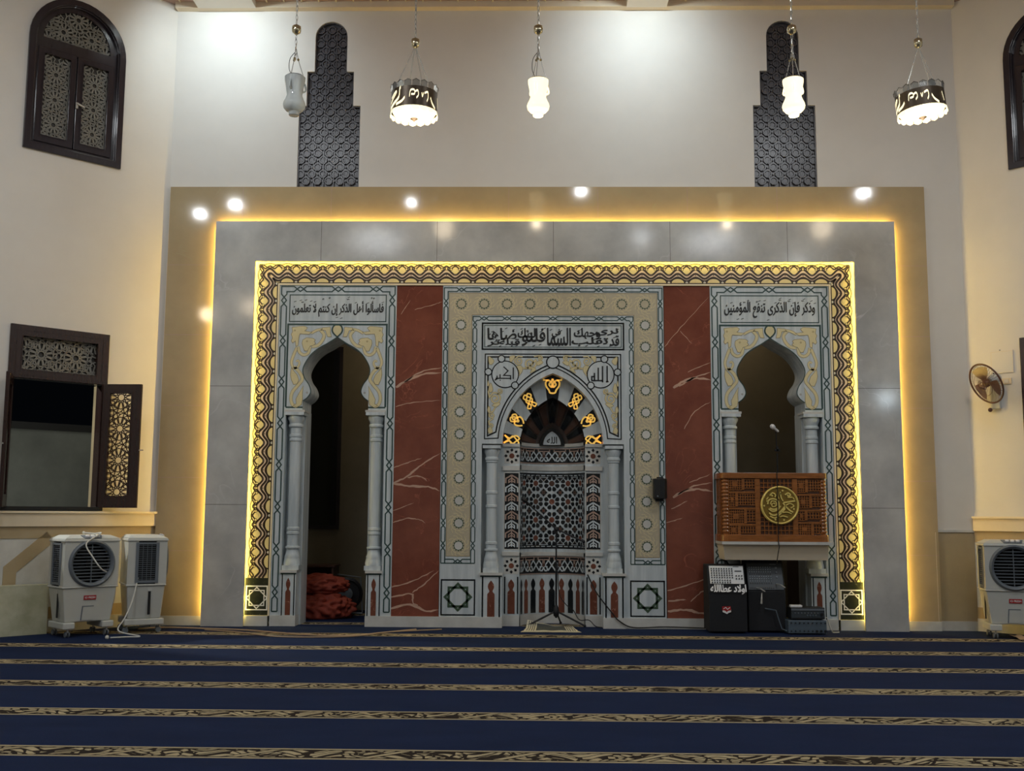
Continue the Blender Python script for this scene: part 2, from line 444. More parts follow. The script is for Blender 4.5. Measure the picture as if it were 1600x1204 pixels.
FORMS = {}
for cp in range(0xFE80, 0xFEFD):
    dd = unicodedata.decomposition(chr(cp)).split()
    if len(dd) >= 2 and dd[0] in ('<isolated>', '<final>', '<initial>', '<medial>'):
        FORMS.setdefault(''.join(chr(int(x, 16)) for x in dd[1:]), {})[dd[0][1:-1]] = chr(cp)
def shape_arabic(t):
    un = []; i = 0
    while i < len(t):
        if t[i] == 'ل' and i + 1 < len(t) and t[i + 1] in 'اأإ': un.append(t[i:i + 2]); i += 2
        else: un.append(t[i]); i += 1
    nx = lambda u: u in FORMS and 'initial' in FORMS[u]
    pv = lambda u: u in FORMS and 'final' in FORMS[u]
    out = []
    for k, u in enumerate(un):
        if u not in FORMS: out.append(u); continue
        p = k > 0 and nx(un[k - 1]) and pv(u)
        n = k + 1 < len(un) and nx(u) and pv(un[k + 1])
        out.append(FORMS[u].get('medial' if p and n else 'final' if p else 'initial' if n else 'isolated', u))
    return ''.join(reversed(out))
def lettering(mb, text, x0, x1, z0, z1, d, mat, bold=0, arabic=True, T=None, heavy=0):
    if heavy:                                    # heavier strokes: the same letters laid twice, a hair apart
        lettering(mb, text, x0, x1 - heavy, z0, z1 - heavy, d, mat, bold, arabic, T)
        x0 += heavy; z0 += heavy; d += .0006
    cu = bpy.data.curves.new('lettering', 'FONT'); cu.body = shape_arabic(text) if arabic else text
    cu.offset = bold; cu.resolution_u = 3; cu.fill_mode = 'FRONT'
    ob = bpy.data.objects.new('lettering', cu); COL.objects.link(ob)
    me = bpy.data.meshes.new_from_object(ob)
    vs = [v.co.copy() for v in me.vertices]; fs = [list(p.vertices) for p in me.polygons]
    bpy.data.objects.remove(ob); bpy.data.curves.remove(cu); bpy.data.meshes.remove(me)
    if not vs: return
    ax = min(v.x for v in vs); bx = max(v.x for v in vs); az = min(v.y for v in vs); bz = max(v.y for v in vs)
    T = T or mb.T
    mb.raw([T(x0 + (v.x - ax) / (bx - ax) * (x1 - x0), z0 + (v.y - az) / (bz - az) * (z1 - z0), d) for v in vs], fs, mat)

# ------------------------------------------------------------------ the setting
CEIL = 8.45
b = MB(); b.raw([(-9, -21, 0), (9.2, -21, 0), (9.2, 2.6, 0), (-9, 2.6, 0)], [[0, 1, 2, 3]], carpet)
struct(b.build('floor'))

# front wall: plaster above the marble, with the two stepped window openings
def stepped(cx):
    o = [(-.4225, 5.83), (-.4225, 7.0), (-.322, 7.0), (-.322, 7.49), (-.222, 7.49), (-.222, 7.99)]
    o += [(.222 * cos(a), 7.99 + .222 * sin(a)) for a in [PI - PI * i / 14 for i in range(1, 14)]]
    o += [(.222, 7.99), (.222, 7.49), (.322, 7.49), (.322, 7.0), (.4225, 7.0), (.4225, 5.83)]
    return [(cx + x, z) for x, z in o]
b = MB()
WL, WR = -3.065, 3.145
out = [(-5.22, 5.80), (-5.22, CEIL), (5.46, CEIL), (5.46, 5.80)]
out = [(5.46, 5.80), (5.46, CEIL), (-5.22, CEIL), (-5.22, 5.80)] + [(WL - .4225, 5.80)] + stepped(WL) + [(WL + .4225, 5.80), (WR - .4225, 5.80)] + stepped(WR) + [(WR + .4225, 5.80)]
b.prism(out, -.34, -.06, paint)
b.rect(4.9, 5.46, 1.27, 5.80, -.34, -.06, paint)
b.rect(-5.22, -5.1, 0, 5.80, -.34, -.06, paint)
struct(b.build('wall_front'))
b = MB(); b.rect(4.967, 5.46, .12, 1.25, -.34, -.056, beige); b.rect(4.967, 5.46, 1.25, 1.28, -.34, -.04, whiteb); b.rect(4.967, 5.46, 0, .12, -.34, -.04, whiteb)
struct(b.build('trim_4'))

# splayed walls left and right of the niche wall
def dado(mb, T, s0, s1):
    mb.rect(s0, s1, 1.27, 1.43, 0, .05, moulding, T); mb.rect(s0, s1, 1.43, 1.455, 0, .075, ivory, T)
    mb.rect(s0, s1, 1.125, 1.27, 0, .02, beige, T); mb.rect(s0, s1, .16, 1.125, 0, .012, whiteb, T)
    mb.rect(s0, s1, .16, .30, 0, .018, beige, T); mb.rect(s0, s1, 0, .16, 0, .03, whiteb, T)
S_END = 4.0
b = MB(leftw)
lo = (.735, 1.96, 1.46, 3.715); up = (.71, 1.955, 5.93, 7.41)
uparch = lambda e: [(up[0] + e, up[2] + e)] + [(up[1] - e, up[2] + e)] + [(1.3325 + (.6225 - e) * cos(PI * i / 20), up[3] + (.6225 - e) * sin(PI * i / 20)) for i in range(21)]
b.prism([(0, 0), (S_END, 0), (S_END, CEIL), (0, CEIL)], -.25, 0, paint,
        holes=[[(lo[0] + .03, lo[2] + .03), (lo[1] - .03, lo[2] + .03), (lo[1] - .03, lo[3] - .03), (lo[0] + .03, lo[3] - .03)], uparch(.03)])
dado(b, leftw, 0, S_END)
for k in range(1):                        # beige chevron inlaid in the white dado
    b.stroke([(1.34, 1.15), (1.80, .76), (1.80, .16)], .15, .02, beige, thick=.012)
struct(b.build('wall_left'))
b = MB(rightw)
b.prism([(0, 0), (S_END, 0), (S_END, CEIL), (0, CEIL)], -.25, 0, paint,
        holes=[[(lo[0] - .02, lo[2] + .03), (lo[1] - .08, lo[2] + .03), (lo[1] - .08, lo[3] - .03), (lo[0] - .02, lo[3] - .03)], [(x - .05, z) for x, z in uparch(.03)]])
dado(b, rightw, 0, S_END)
struct(b.build('wall_right'))
b = MB(); b.box(-8.25, -8.05, -20.2, -2.7, 0, CEIL, paint); struct(b.build('wall_west'))
b = MB(); b.box(8.29, 8.49, -20.2, -2.7, 0, CEIL, paint); struct(b.build('wall_east'))
b = MB(); b.box(-8.25, 8.49, -20.4, -20.2, 0, CEIL, paint); struct(b.build('wall_rear'))
b = MB()
b.box(-9, 9.2, -20.6, .5, CEIL, CEIL + .2, rose)
x = -9
while x < 9:                                # joints of the ceiling tiles
    b.box(x, x + .02, -20.2, .06, CEIL - .012, CEIL, moulding); x += .24
struct(b.build('ceiling'))
b = MB(); b.rect(-5.22, 5.46, 8.365, CEIL, -.06, .06, moulding); struct(b.build('trim_1'))
b = MB(); b.box(-4.90, -4.10, -20.2, -.06, 8.355, CEIL + .01, paint); struct(b.build('trim_2'))
b = MB(); b.box(1.0, 1.55, -20.2, -.06, 8.35, CEIL + .01, paint); struct(b.build('trim_3'))

# rooms behind the two portals
def backroom(nm, x0, x1, yb):
    k = MB()
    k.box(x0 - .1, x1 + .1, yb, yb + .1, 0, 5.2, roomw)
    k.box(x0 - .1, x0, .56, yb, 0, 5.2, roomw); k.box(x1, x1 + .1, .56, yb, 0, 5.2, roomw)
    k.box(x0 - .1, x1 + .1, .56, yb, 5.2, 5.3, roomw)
    return struct(k.build(nm))
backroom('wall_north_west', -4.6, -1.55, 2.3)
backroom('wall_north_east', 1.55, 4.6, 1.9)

# yard outside the open window
b = MB(leftw); b.rect(-2.5, 5, -.5, 2.62, -2.6, -2.4, yardw); b.rect(-2.5, 5, 2.62, 2.72, -2.65, -2.35, darker)
struct(b.build('wall_yard'))

# ------------------------------------------------------------------ girih screens
def girih(mb, centres, S, d, mat, wd, keep, thick=.01, petals=10, T=None, lite=False):
    for cx, cz in centres:
        K = dict(T=T, thick=thick, keep=keep)
        mb.stroke(arcpts(cx, cz, .105 * S, 0, 2 * PI, 10)[:-1], wd, d, mat, True, **K)
        if lite:                                 # long petals, pointed outer ring
            mb.stroke(arcpts(cx, cz, .355 * S, 0, 2 * PI, 12)[:-1], wd, d, mat, True, **K)
            for k in range(petals):
                a = 2 * PI * k / petals
                mb.stroke([(cx + S * p * cos(a + q), cz + S * p * sin(a + q)) for p, q in ((.12, 0), (.20, .20), (.33, .20), (.355, PI / 12))], wd, d, mat, **K)
                mb.stroke([(cx + S * p * cos(a + q), cz + S * p * sin(a + q)) for p, q in ((.12, 0), (.20, -.20), (.33, -.20), (.355, -PI / 12))], wd, d, mat, **K)
                mb.stroke([(cx + S * p * cos(a + q), cz + S * p * sin(a + q)) for p, q in ((.355, PI / 12), (.44, 0), (.50, PI / 12), (.44, PI / 6))], wd, d, mat, **K)
            continue
        for k in range(petals):
            a = 2 * PI * k / petals + PI / petals
            pts = [(.15, 0), (.22, -.062), (.33, -.07), (.385, 0), (.33, .07), (.22, .062)]
            mb.stroke([(cx + S * (p * cos(a) - q * sin(a)), cz + S * (p * sin(a) + q * cos(a))) for p, q in pts], wd, d, mat, True, **K)
            a += PI / petals
            pts = [(.36, 0), (.42, -.05), (.475, 0), (.42, .05)]
            mb.stroke([(cx + S * (p * cos(a) - q * sin(a)), cz + S * (p * sin(a) + q * cos(a))) for p, q in pts], wd, d, mat, True, **K)
        mb.stroke(arcpts(cx, cz, .50 * S, 0, 2 * PI, 20)[:-1], wd, d, mat, True, **K)
        for sx, sz in ((1, 1), (1, -1), (-1, 1), (-1, -1)):
            mb.stroke([(cx + sx * S * p, cz + sz * S * q) for p, q in ((.38, .33), (.5, .38), (.5, .5), (.38, .5), (.33, .38))], wd, d, mat, True, **K)
def inrect(x0, x1, z0, z1):
    return lambda x, z: x0 < x < x1 and z0 < z < z1

# ------------------------------------------------------------------ windows
def arched_window(name, T, flip):
    root = struct(thing(name, (*T(1.33, 5.93, 0),), None, None))
    ring = MB(T)
    ring.prism(uparch(0), -.12, .035, woodbl, holes=[uparch(.085)]); ring.stroke(uparch(.09), .022, .012, woodbl, True, thick=.05)
    ring.build('casing', root, bevel=.006)
    f = MB(T); f.prism(uparch(.085), -.10, -.03, woodbl, holes=[[(.845, 6.06), (1.82, 6.06), (1.82, 7.30), (.845, 7.30)],
        [(.90, 7.44), (1.765, 7.44)] + [(1.3325 + .435 * cos(PI * i / 16), 7.44 + .435 * sin(PI * i / 16)) for i in range(1, 16)]])
    f.build('frame', root)
    for x0, x1, nm in ((.845, 1.325, 'leaf'), (1.34, 1.82, 'leaf')):
        l = MB(T)
        l.prism([(x0, 6.06), (x1, 6.06), (x1, 7.30), (x0, 7.30)], -.085, -.01, woodbl, holes=[[(x0 + .075, 6.15), (x1 - .075, 6.15), (x1 - .075, 7.22), (x0 + .075, 7.22)]])
        l.frame(x0 + .07, x1 - .07, 6.145, 7.225, .012, -.002, woodbl)
        lo_ = l.build(nm, root, bevel=.004)
        g = MB(T); c = (x0 + x1) / 2
        girih(g, [(c, 6.32), (c, 6.65), (c, 6.98)] + [(c + s * .185, z) for s in (-1, 1) for z in (6.155, 6.485, 6.815, 7.145)], .335, -.04, grille, .0115, inrect(x0 + .07, x1 - .07, 6.145, 7.225), petals=12, lite=True)
        g.build('grille', lo_)
        p = MB(T); p.rect(x0 + .07, x1 - .07, 6.14, 7.23, -.07, -.06, backpane); p.build('pane', lo_)
    g = MB(T); girih(g, [(1.15, 7.58), (1.515, 7.58), (1.3325, 7.80), (1.3325, 7.42), (.96, 7.72), (1.70, 7.72), (.97, 7.42), (1.70, 7.42)], .35, -.05, grille, .0115, lambda x, z: (x - 1.3325) ** 2 + (z - 7.44) ** 2 < .44 ** 2 and z > 7.44, petals=12, lite=True)
    g.build('grille', root)
    p = MB(T); p.flat([(.89, 7.43), (1.775, 7.43)] + [(1.3325 + .44 * cos(PI * i / 16), 7.43 + .44 * sin(PI * i / 16)) for i in range(17)], -.08, backpane); p.build('pane', root)
    h = MB(T); h.rect(1.30, 1.33, 6.60, 6.68, -.01, .01, chrome); h.stroke([(1.315, 6.66), (1.22, 6.63)], .022, .03, chrome, thick=.02); h.build('handle', root)
    return root
arched_window('window_1', leftw, False)
rightw_w = shifted(rightw, -.05)
arched_window('window_3', rightw_w, True)

def casement_leaf(parent, org, u, H, W, label=None):
    """an opened leaf: org = hinge foot, u = direction in plan"""
    n = Vector((u.y, -u.x))
    T = lambda x, z, d=0: (org.x + u.x * x + n.x * d, org.y + u.y * x + n.y * d, z)
    l = MB(T); z0, z1 = H
    l.prism([(0, z0), (W, z0), (W, z1), (0, z1)], -.022, .022, wood, holes=[[(.10, z0 + .15), (W - .13, z0 + .15), (W - .13, z1 - .12), (.10, z1 - .12)]])
    l.frame(.09, W - .12, z0 + .14, z1 - .11, .018, .028, wood)
    o = l.build('leaf', parent, bevel=.005, label=label)
    g = MB(T); c = .09 + (W - .21) / 2; S = .34
    zc = [z0 + .21 + k * (z1 - z0 - .36) / 4 * 1.0 for k in range(5)]
    girih(g, [(c, z0 + .20 + .40 * k) for k in range(4)] + [(c + s * .235, z0 + .40 * k) for s in (-1, 1) for k in range(5)], .42, .006, wood, .011, inrect(.09, W - .12, z0 + .14, z1 - .11), petals=12, lite=True)
    g.build('grille', o)
    h = MB(T); h.rect(W - .03, W + .05, z0 + .72, z0 + .735, .0, .02, chrome); h.build('handle', o)
    return o
def low_window(name, T, C, D, N, full):
    s0, s1, z0, z1 = lo
    root = struct(thing(name, (*T(1.35, z0, 0),), None, None))
    f = MB(T)
    f.prism([(s0, z0), (s1, z0), (s1, z1), (s0, z1)], -.14, .03, wood, holes=[[(s0 + .075, z0 + .05), (s1 - .075, z0 + .05), (s1 - .075, 3.06), (s0 + .075, 3.06)],
                                                                       [(s0 + .15, 3.17), (s1 - .15, 3.17), (s1 - .15, 3.58), (s0 + .15, 3.58)]])
    f.frame(s0 + .08, s1 - .08, 3.10, 3.65, .012, .035, wood); f.frame(s0 + .145, s1 - .145, 3.165, 3.585, .012, .035, wood)
    f.build('casing', root, bevel=.006)
    g = MB(T); girih(g, [(1.135, 3.375), (1.565, 3.375), (.92, 3.60), (.92, 3.15), (1.35, 3.60), (1.35, 3.15), (1.78, 3.60), (1.78, 3.15)], .42, -.03, grille, .014, inrect(s0 + .15, s1 - .15, 3.17, 3.58), petals=12, lite=True); g.build('grille', root)
    p = MB(T); p.rect(s0 + .13, s1 - .13, 3.15, 3.60, -.07, -.06, backpane); p.build('pane', root)
    r = MB(T); r.rect(s0 + .03, s0 + .06, z0 + .03, 3.06, -.25, -.14, beige); r.rect(s0 + .0, s1, z0 + .0, z0 + .05, -.25, .06, darker); r.build('reveal', root)
    if full:
        h = C + D * (s0 + .05) + N * .03
        casement_leaf(root, Vector((h.x, h.y)), Vector((1, -.02)).normalized(), (1.50, 3.07), .50, 'opened casement leaf with pierced star screen')
        h = C + D * (s1 - .05) + N * .03
        casement_leaf(root, Vector((h.x, h.y)), Vector((.36, -.933)).normalized(), (1.50, 3.07), .50, 'opened casement leaf seen edge on')
    else:
        p = MB(T); p.rect(s0 + .07, s1 - .07, z0 + .05, 3.07, -.10, -.09, glass); p.build('pane', root)
    return root
low_window('window_2', leftw, LC, LD, LN, True)
low_window('window_4', rightw_w, RC, RD, RN, False)

def stepped_window(name, cx):
    root = struct(thing(name, (cx, .06, 5.83), None, None))
    T = shifted(front, cx, 0, 0)
    o = [(x - cx, z) for x, z in stepped(cx)]
    p = MB(T); p.prism(o, -.17, -.13, screen); p.build('pane', root)
    g = MB(T)
    def ins(x, z):
        if z < 5.85: return False
        if z < 7.0: return abs(x) < .41
        if z < 7.49: return abs(x) < .31
        return abs(x) < .21 and (z < 7.99 or x * x + (z - 7.99) ** 2 < .21 ** 2)
    z = 5.95; r = 0
    while z < 8.2:
        for k in range(-3, 4):
            x = k * .155 + (.0775 if r % 2 else 0)
            if ins(x, z):
                g.stroke(arcpts(x, z, .050, PI / 8, 2 * PI + PI / 8, 8)[:-1], .016, -.095, screen, True, thick=.03)
                g.prism(arcpts(x, z, .036, 0, 2 * PI, 8)[:-1], -.13, -.108, screen, back=False)
            for q in ((.0775, 0), (0, .06)):
                if ins(x + q[0], z + q[1]): g.prism(arcpts(x + q[0], z + q[1], .015, 0, 2 * PI, 6)[:-1], -.13, -.10, screen, back=False)
        z += .098; r += 1
    g.stroke(o, .03, -.085, screen, True, thick=.04)
    for x in (-.21, -.07, .07, .21):
        zt = 8.1 if abs(x) < .2 else 7.4
        g.stroke([(x, 5.84), (x, zt)], .012, -.098, screen, thick=.02)
    g.build('grille', root)
    return root
stepped_window('window_5', WL)
stepped_window('window_6', WR)

# ------------------------------------------------------------------ marble surrounds and light strips
b = MB()
BL, BR, BT = -5.19, 4.967, 5.835
b.prism([(BL, .12), (BL, BT), (BR, BT), (BR, .12), (4.2, .12), (4.2, 5.0), (-4.2, 5.0), (-4.2, .12)], -.06, 0, beige)
b.rect(BL, -4.2, 0, .12, -.06, .006, whiteb); b.rect(4.2, BR, 0, .12, -.06, .006, whiteb)
for z in (.95, 1.9, 2.85, 3.8, 4.75):         # tile joints
    for x0, x1 in ((BL, -4.45), (4.45, BR)): b.frect(x0, x1, z, z + .006, .001, tan)
for x in (-4.2, -3.0, -1.8, -.6, .6, 1.8, 3.0, 4.2): b.frect(x, x + .006, 5.3, BT, .001, tan)
b.frect(4.93, 4.934, .12, 1.25, .001, ivory)
tag(b.build('marble_surround'), 'outermost gold-beige polished marble surround framing the whole prayer niche wall', 'surround')
b = MB()
GO, GI, GT, GTI = 4.52, 3.975, 5.33, 4.785
b.prism([(-GO, 0), (-GO, GT), (GO, GT), (GO, 0), (GI, 0), (GI, GTI), (-GI, GTI), (-GI, 0)], .055, .10, greym)
for sx in (-1, 1): b.rect(min(sx * 4.15, sx * 4.38), max(sx * 4.15, sx * 4.38), 0, 5.1, 0, .055, dark)
b.rect(-4.38, 4.38, 4.95, 5.17, 0, .055, dark)
for z in (1.55, 3.1):
    for x0, x1 in ((-GO, -GI), (GI, GO)): b.frect(x0, x1, z, z + .005, .1008, greyst)
for x in (-3.1, -1.55, 0, 1.55, 3.1): b.frect(x, x + .005, GTI, GT, .1008, greyst)
tag(b.build('marble_surround'), 'raised light grey marble frame between the beige surround and the patterned border', 'frame')
b = MB(); a_, e_ = 4.480, .012
b.prism([(-a_ - e_, .14), (-a_ - e_, 5.290 + e_), (a_ + e_, 5.290 + e_), (a_ + e_, .14), (a_, .14), (a_, 5.290), (-a_, 5.290), (-a_, .14)], .008, .048, led)
tag(b.build('led_strip'), 'yellow light strip glowing behind the outer edge of the grey marble frame', 'light strip')
b = MB(); a_ = 4.035
b.prism([(-a_ - e_, .14), (-a_ - e_, 4.845 + e_), (a_ + e_, 4.845 + e_), (a_ + e_, .14), (a_, .14), (a_, 4.845), (-a_, 4.845), (-a_, .14)], .008, .048, led2)
tag(b.build('led_strip'), 'yellow light strip glowing behind the inner edge of the grey marble frame', 'light strip')

# patterned stone border
b = MB()
I0, Z0T, BW, ZB = 3.68, 4.50, .30, .61
b.prism([(-I0 - .52, 0), (-I0 - .52, Z0T + .50), (I0 + .52, Z0T + .50), (I0 + .52, 0), (I0, 0), (I0, Z0T), (-I0, Z0T), (-I0, 0)], -.05, 0, yellowst)
per = 2 * I0 / 31
def run(fn, wd, mat, d):
    """fn(c) -> distance from the inner edge; c = cosine phase along the border"""
    n = 31 * 12 + 24
    for side in (0, 1, 2):
        if side == 0:
            pts = [(s, fn(s)) for s in [-I0 - .36 + k * (2 * I0 + .72) / n for k in range(n + 1)]]
            b.stroke([(s, Z0T + t) for s, t in pts], wd, d, mat, keep=lambda x, z: abs(x) < I0 + (z - Z0T))
        else:
            sg = -1 if side == 1 else 1
            m = int((Z0T + .36 - ZB) / per * 12)
            zz = [ZB + k * (Z0T + .36 - ZB) / m for k in range(m + 1)]
            b.stroke([(sg * (I0 + fn(I0 + (Z0T - z))), z) for z in zz], wd, d, mat, keep=lambda x, z: abs(x) > I0 + (z - Z0T))
def ph(s): return cos(2 * PI * (s - I0) / per + PI)
def wave(a0, a1): return lambda s: a0 + a1 * ph(s)
run(lambda s: .006, .016, brownln, .0012)
run(wave(.108, .036), .070, pinkst, .0012)
run(wave(.064, .026), .027, brownln, .0016)
run(wave(.107, .034), .027, brownln, .0016)
run(wave(.160, .040), .025, brownln, .0018)
run(lambda s: .222 + .020 * cos(4 * PI * (s - I0) / per), .018, brownln, .0016)
run(wave(.236, -.024), .014, brownln, .0017)
run(wave(.262, .014), .010, greyst, .0016)
def spots(place):
    k = 0
    for q in range(31):
        place(-I0 + (q + .5) * per, 0)
    for sg in (-1, 1):
        z = Z0T - per * .5
        while z > ZB + .05: place(z, sg); z -= per
def put(fn):
    def place(s, sg):
        T = (lambda x, z, d=0: front(s + x, Z0T + z, d)) if sg == 0 else (lambda x, z, d=0: front(sg * (I0 + z), s + x, d))
        fn(T)
    return place
def motif(T):
    b.flat([(.103 * cos(a), .010 + .078 * sin(a)) for a in [PI * i / 10 for i in range(11)]], .0019, brownln, T=T)
    b.flat([(.082 * cos(a), .016 + .054 * sin(a)) for a in [PI * i / 10 for i in range(11)]], .0023, yellowst, T=T)
    b.disc(per / 2, .024, .013, .0022, whiteb, 8, T=T)
    b.disc(0, .118, .008, .0022, greyst, 8, T=T)
    b.disc(0, .205, .020, .0020, brownln, 10, T=T); b.disc(0, .205, .012, .0022, yellowst, 10, T=T)
    for sx in (-1, 1):
        b.disc(sx * .062, .196, .019, .0020, brownln, 10, T=T); b.disc(sx * .062, .196, .012, .0022, yellowst, 10, T=T)
    b.flat([(per / 2 - .03, .135), (per / 2 + .03, .135), (per / 2, .105)], .0020, greyst, T=T)
    b.flat([(per / 2 - .012, .165), (per / 2 + .012, .165), (per / 2 + .03, .215), (per / 2 - .03, .215)], .0019, yellowst, T=T)
spots(put(motif))
def star8(mb, cx, cz, r, d, mat, wd, inner=None):
    for a0 in (PI / 4, 0):
        mb.stroke([(cx + r * cos(a0 + k * PI / 2), cz + r * sin(a0 + k * PI / 2)) for k in range(4)], wd, d, mat, True)
for sg in (-1, 1):
    c = sg * (I0 + .15)
    b.frect(c - .155, c + .155, .135, ZB, .0024, darkgrn)
    b.frame(c - .135, c + .135, .205, .505, .016, .0032, whitelab)
    star8(b, c, .355, .135, .0034, whitelab, .014)
    b.disc(c, .355, .085, .0030, darkgrn, 8, a0=PI / 8)
b.rect(-I0 - .3, -I0, 0, .13, 0, .02, whiteb); b.rect(I0, I0 + .3, 0, .13, 0, .02, whiteb)
# ivory fillet inside the border
b.prism([(-I0, .13), (-I0, Z0T), (I0, Z0T), (I0, .13), (I0 - .022, .13), (I0 - .022, Z0T - .022), (-I0 + .022, Z0T - .022), (-I0 + .022, .13)], -.02, .012, ivory)
tag(b.build('patterned_border'), 'border of interlaced yellow, pink and brown stone inlay running round the niche wall', 'border')

# red marble panels with pale veins
def red_panel(sg, label, veins):
    p = MB(); x0, x1 = (-2.085, -1.47) if sg < 0 else (1.475, 2.085)
    p.rect(x0, x1, .135, 4.478, -.06, -.012, red)
    for v in veins:
        wd = v[0]; pts = spline([(x0 + u * (x1 - x0), z) for u, z in v[1]], 6)
        jit = [(x + random.uniform(-.005, .005), z + random.uniform(-.005, .005)) for x, z in pts]
        p.stroke(jit, wd, -.0110, redv, taper=lambda t: .35 + .9 * sin(PI * min(1, t * .8 + .2)) + .3 * sin(t * 17), keep=lambda x, z: x0 < x < x1)
    return tag(p.build('marble_slab'), label, 'panel', 'red marble panels')
zz = lambda f: 4.478 - f * (4.478 - .135)
V1 = [(.026, [(.02, zz(.315)), (.25, zz(.295)), (.6, zz(.275)), (1, zz(.27))]), (.014, [(.2, zz(.30)), (.55, zz(.268)), (1, zz(.255))]), (.008, [(.02, zz(.375)), (.4, zz(.362)), (1, zz(.355))]),
      (.018, [(0, zz(.607)), (.3, zz(.585)), (.6, zz(.55)), (1, zz(.515))]), (.022, [(0, zz(.607)), (.35, zz(.615)), (.75, zz(.617)), (1, zz(.63))]), (.012, [(.3, zz(.59)), (.55, zz(.585)), (.72, zz(.60))]),
      (.009, [(0, zz(.56)), (.3, zz(.545)), (.6, zz(.53))]), (.010, [(0, zz(.725)), (.3, zz(.712)), (.55, zz(.715)), (.7, zz(.725))]), (.007, [(0, zz(.69)), (.45, zz(.665))]),
      (.012, [(0, zz(.915)), (.4, zz(.90)), (.9, zz(.865))]), (.016, [(0, zz(.945)), (.42, zz(.935)), (.46, zz(.96)), (.6, zz(.972))]), (.012, [(.45, zz(.93)), (.7, zz(.905)), (1, zz(.865))]),
      (.024, [(0, zz(.977)), (.4, zz(.965)), (.75, zz(.985)), (1, zz(.98))]), (.006, [(.4, zz(.075)), (.8, zz(.06)), (1, zz(.05))]), (.006, [(.1, zz(.09)), (.3, zz(.045))])]
V2 = [(.028, [(.18, zz(.315)), (.4, zz(.295)), (.7, zz(.285)), (1, zz(.29))]), (.016, [(.3, zz(.31)), (.6, zz(.285)), (1, zz(.265))]), (.008, [(.5, zz(.265)), (1, zz(.235))]),
      (.008, [(.4, zz(.44)), (.65, zz(.385)), (1, zz(.355))]), (.026, [(.15, zz(.645)), (.4, zz(.625)), (.7, zz(.62)), (1, zz(.628))]), (.014, [(.25, zz(.635)), (.6, zz(.61)), (1, zz(.60))]),
      (.010, [(.1, zz(.68)), (.45, zz(.655))]), (.008, [(0, zz(.72)), (.35, zz(.705))]), (.008, [(.5, zz(.60)), (.95, zz(.575))]), (.012, [(0, zz(.92)), (.4, zz(.905)), (.9, zz(.88))]),
      (.018, [(.02, zz(.95)), (.4, zz(.945))]), (.024, [(0, zz(.98)), (.4, zz(.975)), (.7, zz(.985)), (1, zz(.985))]), (.010, [(.5, zz(.95)), (.75, zz(.92)), (1, zz(.905))]),
      (.006, [(0, zz(.19)), (.35, zz(.13)), (1, zz(.03))]), (.006, [(.35, zz(.14)), (.6, zz(.18))])]
red_panel(-1, 'red-brown veined marble panel between the left arched doorway and the prayer niche', V1)
red_panel(1, 'red-brown veined marble panel between the prayer niche and the wooden balcony', V2)
b = MB(); b.rect(-2.085, -1.465, 0, .135, -.06, .014, whiteb); struct(b.build('baseboard_left'))
b = MB(); b.rect(1.465, 2.085, 0, .135, -.06, .014, whiteb); struct(b.build('baseboard_right'))

# ------------------------------------------------------------------ shared ornament
def chain_u(mb, a, zt, zb, zn, xn, h, wd, d, mat, T=None, cap=True, top=True):
    """two interlaced lines running up, across and down"""
    L, K = 1.25 * h, 1.1 * h
    def strand(sg):
        def node(t): return [(t - L - K, sg * h), (t - L, 0), (t, -sg * .9 * h), (t + L, 0), (t + L + K, sg * h)]
        lf = []
        for z in sorted(zn): lf += [(-a - o, t) for t, o in node(z)]
        tp = [(-a - sg * h, zt + sg * h)]
        for x in sorted(xn): tp += [(t, zt + o) for t, o in node(x)]
        tp += [(a + sg * h, zt + sg * h)]
        rt = [(-x, z) for x, z in reversed(lf)]
        return [(-a - sg * h, zb)] + lf + tp + rt + [(a + sg * h, zb)]
    for sg in (-1, 1): mb.stroke(strand(sg), wd, d + .0004 * sg, mat, T=T)
    if cap:
        for sx in (-1, 1): mb.stroke([(sx * a - h, zb), (sx * a + h, zb)], wd, d, mat, T=T)
def chain_h(mb, x0, x1, z, xn, h, wd, d, mat, T=None):
    L, K = 1.25 * h, 1.1 * h
    for sg in (-1, 1):
        p = [(x0, z + sg * h)]
        for t in xn: p += [(t - L - K, z + sg * h), (t - L, z), (t, z - sg * .9 * h), (t + L, z), (t + L + K, z + sg * h)]
        mb.stroke(p + [(x1, z + sg * h)], wd, d + .0004 * sg, mat, T=T)
def keyhole_inlay(wd, h):
    r = [(wd, 0), (wd, .60 * h), (.92 * wd, .635 * h), (.55 * wd, .67 * h), (.42 * wd, .70 * h), (.55 * wd, .735 * h), (.80 * wd, .79 * h), (.86 * wd, .84 * h), (.72 * wd, .90 * h), (.36 * wd, .955 * h), (0, h)]
    return [(-x, z) for x, z in r[::-1]][1:] and r + [(-x, z) for x, z in reversed(r[:-1])]
